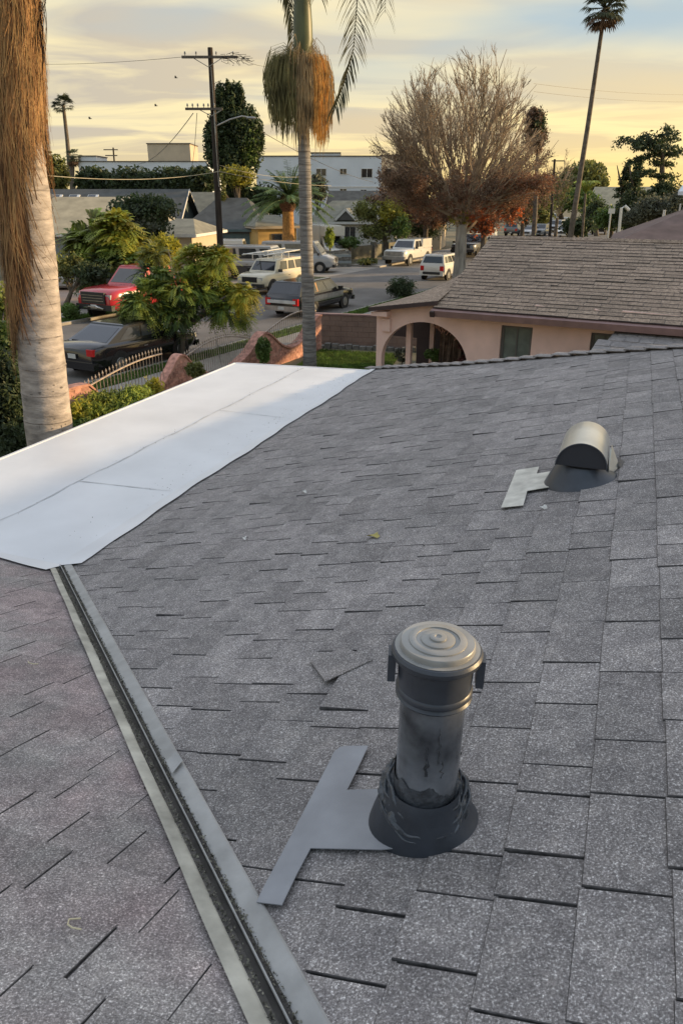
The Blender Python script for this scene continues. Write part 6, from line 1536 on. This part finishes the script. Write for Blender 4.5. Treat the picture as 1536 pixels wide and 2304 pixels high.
# seed strands
def strands(par, centre, origin, n, afn, mat, w, name='seed_strands'):
    V = []
    for i in range(n):
        an, ro, ln, lift = afn(); d = Vector((math.cos(an), math.sin(an), 0)); s0_ = centre + d * .15 + UP * random.uniform(-.25, .25)
        q = [s0_, s0_ + d * ro * .45 + UP * lift, s0_ + d * ro * .85 + UP * lift * .6, s0_ + d * ro - UP * ln * .3]
        for k in range(1, 5): q.append(s0_ + d * (ro + .03 * math.sin(k + i)) - UP * (ln * (.3 + .7 * k / 4)) + Vector((random.uniform(-.03, .03), random.uniform(-.03, .03), 0)))
        sd_ = Vector((math.cos(random.uniform(-.6, .6)), math.sin(random.uniform(-.6, .6)), 0)); V += ribbon([x - origin for x in q], [w * .6] * 4 + [w, w, w * .8, w * .2], sd_)
    return link(name, tri_mesh(name, np.array([tuple(v_) for v_ in V]), 4), M[mat], par)
ctr = cb + cy(682, 152); ctr.y = Yc
U_ = random.uniform
def skirt(n, a0, a1, rmin, rmax, l0, l1, up0, up1, mt, w):
    def f():
        k = abs(random.gauss(.55, .28)); k = min(k, 1.15) * .86; ro = (rmin + (rmax - rmin) * k) * .88; return (U_(a0, a1), ro, U_(l0, l1) * (1.12 - .42 * k * k) * .78 * random.choice((1, 1, .95, .8, .65)), U_(up0, up1) * (.3 + .8 * k))
    strands(cpalm, ctr, cb, n, f, mt, w)
skirt(330, math.pi - .9, math.pi + .7, .55, 1.12, 1.2, 1.95, .10, .34, 'seedgreen', .014)
skirt(240, math.pi - .2, math.pi + 1.3, .30, .80, 1.4, 2.2, .05, .25, 'seedgreen', .013)
skirt(260, -2.2, -.9, .22, .60, 1.6, 2.35, .0, .2, 'seedtan', .013)
skirt(330, -1.1, .5, .30, .78, 1.8, 2.35, .0, .16, 'seedorange', .014)
skirt(120, -.6, 1.2, .40, .86, 1.6, 2.5, .02, .2, 'seedtan', .012)
strands(cpalm, ctr, cb, 150, lambda: (U_(0, 6.28), U_(.15, .55), U_(.1, .6), U_(.15, .55)), 'seedtan', .012)

# big palm at the left edge
Yp = 9.0; lb0 = at_y(112, 975, Yp); lb0 = Vector((lb0.x, Yp, 0))
lp = thing('big_left_palm', 'big pale palm trunk with hanging brown fibre skirt at the left edge', 'palm', None, lb0)
def lq(x, y): q = at_y(x, y, Yp) - lb0; q.y = 0; return q
cl = [Vector((lq(112, 975).x + .05, 0, -.2)), lq(112, 975), lq(100, 860), lq(88, 740), lq(77, 600), lq(64, 450), lq(46, 300), lq(34, 120), lq(27, 0), lq(18, -160), lq(12, -300)]
cr = [.36, .285, .272, .262, .255, .240, .215, .195, .185, .18, .18]
pts = []; rs = []
for i in range(len(cl) - 1):
    for k in range(6): t = k / 6; pts.append(cl[i].lerp(cl[i + 1], t)); rs.append((cr[i] * (1 - t) + cr[i + 1] * t) * (1 + .012 * math.sin((i * 6 + k) * 1.9)))
pts.append(cl[-1]); rs.append(cr[-1])
trunk_mesh(lp, pts, rs, 'bark_palm', n=40)
def tr_at(z):
    for i in range(len(pts) - 1):
        if pts[i].z <= z <= pts[i + 1].z: t = (z - pts[i].z) / (pts[i + 1].z - pts[i].z); return pts[i].lerp(pts[i + 1], t), rs[i] * (1 - t) + rs[i + 1] * t
    return pts[-1], rs[-1]
z = 1.2
while z < 6.2:
    c, r = tr_at(z); MB().lathe([(r + .001, -.008), (r + .005, 0), (r + .001, .008)], 36, Matrix.Translation(c) @ Matrix.Rotation(random.uniform(-.06, .06), 4, 'Y') @ Matrix.Rotation(random.uniform(-.06, .06), 4, 'X'), cap=False).build('leaf_scar_ring', M['palm_scar'], lp); z += random.uniform(.22, .42)
# dark pits and nicks
for i in range(34):
    z = random.choice((2.6, 3.05, 3.6, 4.1, 4.55)) + random.gauss(0, .07); c, r = tr_at(z); an = -math.pi / 2 + random.uniform(-1.3, 1.3); d = Vector((math.cos(an), math.sin(an), 0)); s_ = Vector((-d.y, d.x, 0)); a_, b_ = random.uniform(.006, .030), random.uniform(.004, .014)
    if random.random() < .4: a_, b_ = b_ * .5, a_
    ct_ = c + d * (r + .004); MB().add([ct_ + s_ * a_ * math.cos(t) * random.uniform(.6, 1.2) + UP * b_ * math.sin(t) * random.uniform(.6, 1.2) for t in [k * 6.283 / 7 for k in range(7)]], [tuple(range(7))]).build('bark_nick', M['scar'], lp)
def fibre(n, mat, wr, jit, rmin, rmax, name='fibre_skirt'):
    V = []
    for i in range(n):
        an = random.uniform(0, 2 * math.pi); cx = math.cos(an); sy = math.sin(an)
        zend = 4.55 - (-cx) * .95 + .25 * sy + random.gauss(0, .22)
        if cx > .15: zend = 5.2 + (cx - .15) * .9 + random.gauss(0, .18)
        if sy > .2: zend = max(zend, 4.6)
        z1 = random.uniform(zend + .4, 8.4); ln = min(z1 - zend, random.uniform(.6, 1.8)); 
        q = []; nseg = 7; ro = random.uniform(rmin, rmax); tw = random.gauss(0, jit); ph = random.uniform(0, 6.28)
        for k in range(nseg + 1):
            t = k / nseg; z = z1 - ln * t; c, r = tr_at(min(z, 8.5)); aa = an + tw * t * t + .06 * math.sin(ph + t * 5)
            rad = r + .02 + ro * (.35 + .65 * t) * min(1, .35 + (z - zend) * .7 + .15)
            q.append(c + Vector((math.cos(aa), math.sin(aa), 0)) * rad + UP * (z - c.z))
        side = Vector((-sy, cx, 0)); side = (side + Vector((0, 0, random.uniform(-.2, .2)))).normalized(); w = random.uniform(*wr)
        V += ribbon(q, [w * (.7 + .3 * math.sin(k)) * (1 if k < nseg - 1 else .4) for k in range(nseg + 1)], side)
    return link(name, tri_mesh(name, np.array([tuple(v_) for v_ in V]), 4), M[mat], lp)
fibre(1500, 'fibre2', (.008, .024), .3, .01, .06); fibre(2900, 'fibre', (.003, .010), .42, .02, .11); fibre(1300, 'fibre3', (.0025, .006), .5, .03, .14)
V = []
for i in range(26):      # loose hanging threads right of the trunk
    x = random.uniform(78, 108); y0_ = random.uniform(-60, 60); ln = random.uniform(60, 190); q = [at_y(x - 6 + 5 * math.sin(k * .9 + i), y0_ + ln * k / 6, Yp - .1) - lb0 for k in range(7)]; V += ribbon(q, [.003] * 6 + [.0015], Vector((1, 0, 0)))
link('loose_fibre', tri_mesh('loose_fibre', np.array([tuple(v_) for v_ in V]), 4), M['fibre2'], lp)
ctop = tr_at(99)[0] + lb0
for a in range(12):
    an = R_(a * 30 + random.uniform(-8, 8)); q = [ctop]
    for k in range(1, 8): t = k / 7; q.append(ctop + Vector((math.cos(an), math.sin(an), 0)) * 2.3 * t + UP * (1.6 * math.sin(t * 2.2) - .3 * t))
    feather(q, 34, .7, 'frondgreen', lp, lb0, .4, .02)
# fan palms
def fan_palm(name, label, px, py, rpx, Y, bx, by, r0, r1, n=34, skirt=True, mat='frondfar'):
    b = Vector((at_y(bx, by, Y).x, Y, 0)); top = at_y(px, py, Y) - b; o = thing(name, label, 'palm', None, b); R = rpx / FPX * Y
    pts = [Vector((0, 0, -.2)), at_y(bx, by, Y) - b, (at_y(bx, by, Y) - b).lerp(top, .5) + Vector((R * .03, 0, 0)), top]; trunk_mesh(o, pts, [r0 * 1.15, r0, (r0 + r1) / 2, r1], 'wood', n=8)
    for i in range(n):
        an = random.uniform(0, 6.28); el = random.uniform(-1.15, 1.2) if skirt else random.uniform(-.5, 1.3); d = Vector((math.cos(an) * math.cos(el), math.sin(an) * math.cos(el), math.sin(el))); L1 = R * random.uniform(.42, .6)
        h = top + d * L1 - UP * R * .04; V = []; m = MB().tube([top, h], [.035, .02], 3); sd_ = d.cross(UP).normalized(); u2 = sd_.cross(d)
        for k in range(13):
            f = (k - 6) / 6 * 1.25; dd = (d * math.cos(f) + sd_ * math.sin(f) + u2 * random.uniform(-.1, .1)).normalized(); l = R * .5 * random.uniform(.8, 1.1)
            e1 = h + dd * l * .6; e2 = e1 + (dd - UP * .75).normalized() * l * .5; w_ = R * .035; sv = dd.cross(u2).normalized()
            k0 = len(m.v); m.v += [tuple(h), tuple(e1 - sv * w_), tuple(e1 + sv * w_), tuple(e2)]; m.f += [(k0, k0 + 1, k0 + 3, k0 + 2)]
        m.build('frond', M[mat if not (skirt and el < -.5) else 'fibre2'], o)
    return o
fan_palm('tall_fan_palm', 'very tall thin leaning fan palm at upper right', 1360, 18, 46, 62, 1281, 540, .22, .13, 60)
fan_palm('distant_fan_palm', 'distant fan palm with slim trunk on the left skyline', 143, 237, 25, 118, 158, 385, .32, .22, 34, False)
fan_palm('short_fan_palm', 'shorter dark fan palm at the foot of the distant fan palm', 163, 352, 21, 112, 163, 400, .3, .25, 34, True)
# banana-like bright palm by the leaning trunk
bb = G0(1315, 500, 70); bp2 = thing('small_bright_palm', 'small bright yellow green palm beside the leaning trunk', 'palm', None, bb); tb = at_y(1316, 436, 70)
trunk_mesh(bp2, [(0, 0, 0), tb - bb], [.12, .09], 'wood')
for a in range(14):
    an = R_(a * 26); q = [tb + Vector((math.cos(an), math.sin(an), 0)) * 1.15 * t + UP * (1.2 * math.sin(t * 2.0) - .2 * t) for t in (0, .25, .5, .75, 1)]; feather(q, 12, .35, 'leaflime', bp2, bb, .4, .06)
# canary palm
Yk = 62; kb = G0(650, 560, Yk); ck = thing('canary_palm', 'stout date palm with orange trunk and arching green fronds', 'palm', None, kb); kt = at_y(652, 452, Yk)
M['orangebark'] = material('orange_palm_bark', (.42, .22, .07), .9, var=.25, vscale=6); M['boss'] = material('red_brown_palm_boss', (.16, .07, .035), .9, var=.4, vscale=9, bump=.5)
trunk_mesh(ck, [(0, 0, -.1), Vector((0, 0, at_y(650, 472, Yk).z))], [.48, .44], 'orangebark')
MB().lathe([(.44, at_y(650, 476, Yk).z), (.62, at_y(650, 466, Yk).z), (.66, at_y(650, 452, Yk).z), (.45, at_y(650, 440, Yk).z), (.1, at_y(650, 436, Yk).z)], 14).build('frond_boss', M['boss'], ck, smooth=50)
for i in range(64):
    an = random.uniform(0, 6.28); el = random.uniform(.05, 1.45); q = []; Lf = 3.9 * random.uniform(.85, 1.1)
    for k in range(8): t = k / 7; q.append(kt + Vector((math.cos(an) * math.cos(el), math.sin(an) * math.cos(el), 0)) * Lf * t + UP * (math.sin(el) * Lf * t - 1.9 * t * t * (1.15 - math.sin(el) * .5)))
    feather(q, 30, .55, 'frondgreen', ck, kb, .45, .035, .045)
# plants inside the porch
def porch_bush(label, s, d, z, r, mat, n, ls=.07):
    c = pp0 + RP * s + SP * d + UP * z; o = thing('porch_plant', label, 'plant', 'plants inside the arched porch', (c.x, c.y, .18)); pts = lobes_points((0, 0, z - .18), (r, r * .7, r * .8), 14, n, seed=int(s * 100)); link('leaves', tri_mesh('leaves', leaf_quads(pts, ls, .5), 4), M[mat], o)
    MB().lathe([(.10, 0), (.14, .22), (.15, .24)], 12).build('pot', M['greystone'], o); MB().tube([(0, 0, .1), (0, 0, z - .2)], .02, 5).build('stem', M['wood'], o)
porch_bush('leafy green plant inside the arch beside the middle column', 1.15, .75, .95, .36, 'leafmid', 1500); porch_bush('purple leaved plant hanging at the right inside of the arch', 2.0, .9, 1.35, .40, 'leafpurple', 1700); porch_bush('pale dry plant at the left inside foot of the arch', .15, .8, .80, .30, 'leafgrey', 1100, .06)
porch_bush('dark spiky plant at the right foot of the arch', 2.2, .5, .85, .25, 'leafpurple', 700, .1)
# grass fringe on verges
def verge(label, c0_, c1_, t0_, t1_, n):
    t = rng.random(n) * (t1_ - t0_) + t0_; c = rng.random(n) * (c1_ - c0_) + c0_; P_ = np.outer(t, np.array(dS)) + np.outer(c, np.array(rS)); P_[:, 2] = .10; h = .04 + .09 * rng.random((n, 1)); an = rng.random(n) * 6.28
    wv = np.stack([np.cos(an), np.sin(an), 0 * an], 1) * .014; tp = P_ + np.concatenate([rng.normal(size=(n, 2)) * .03, h], 1); o = link('grass', tri_mesh('grass', np.stack([P_ - wv, P_ + wv, tp], 1).reshape(-1, 3), 3), M['grass']); o['kind'] = 'stuff'; o['label'] = label; o['category'] = 'grass'
verge('grass strip along the near pavement', CN + .2, CN + 1.0, 14, 50, 22000); verge('grass strip along the far kerb by the red truck', CF - 1.2, CF - .2, 22, 40, 9000)
# birds
for (x, y, lab) in ((203, 267, 'lowest small dark bird in the sky left of the pole'), (351, 238, 'tiny dark bird near the streak of yellow cloud'), (396, 175, 'highest tiny bird between distant palm and pole top')):
    p = at_y(x, y, 60); m = MB().tube([p + Vector((-.12, 0, 0)), p, p + Vector((.14, .02, 0))], [.014, .036, .01], 5)
    for s in (-1, 1): m.add([p + Vector((-.05, 0, .02)), p + Vector((.05, 0, .02)), p + Vector((.0, s * .12, .13)), p + Vector((-.04, s * .28, .06))], [(0, 1, 2, 3)])
    tag(m.build('bird', M['blackplastic']), lab, 'bird', 'birds in the sky')
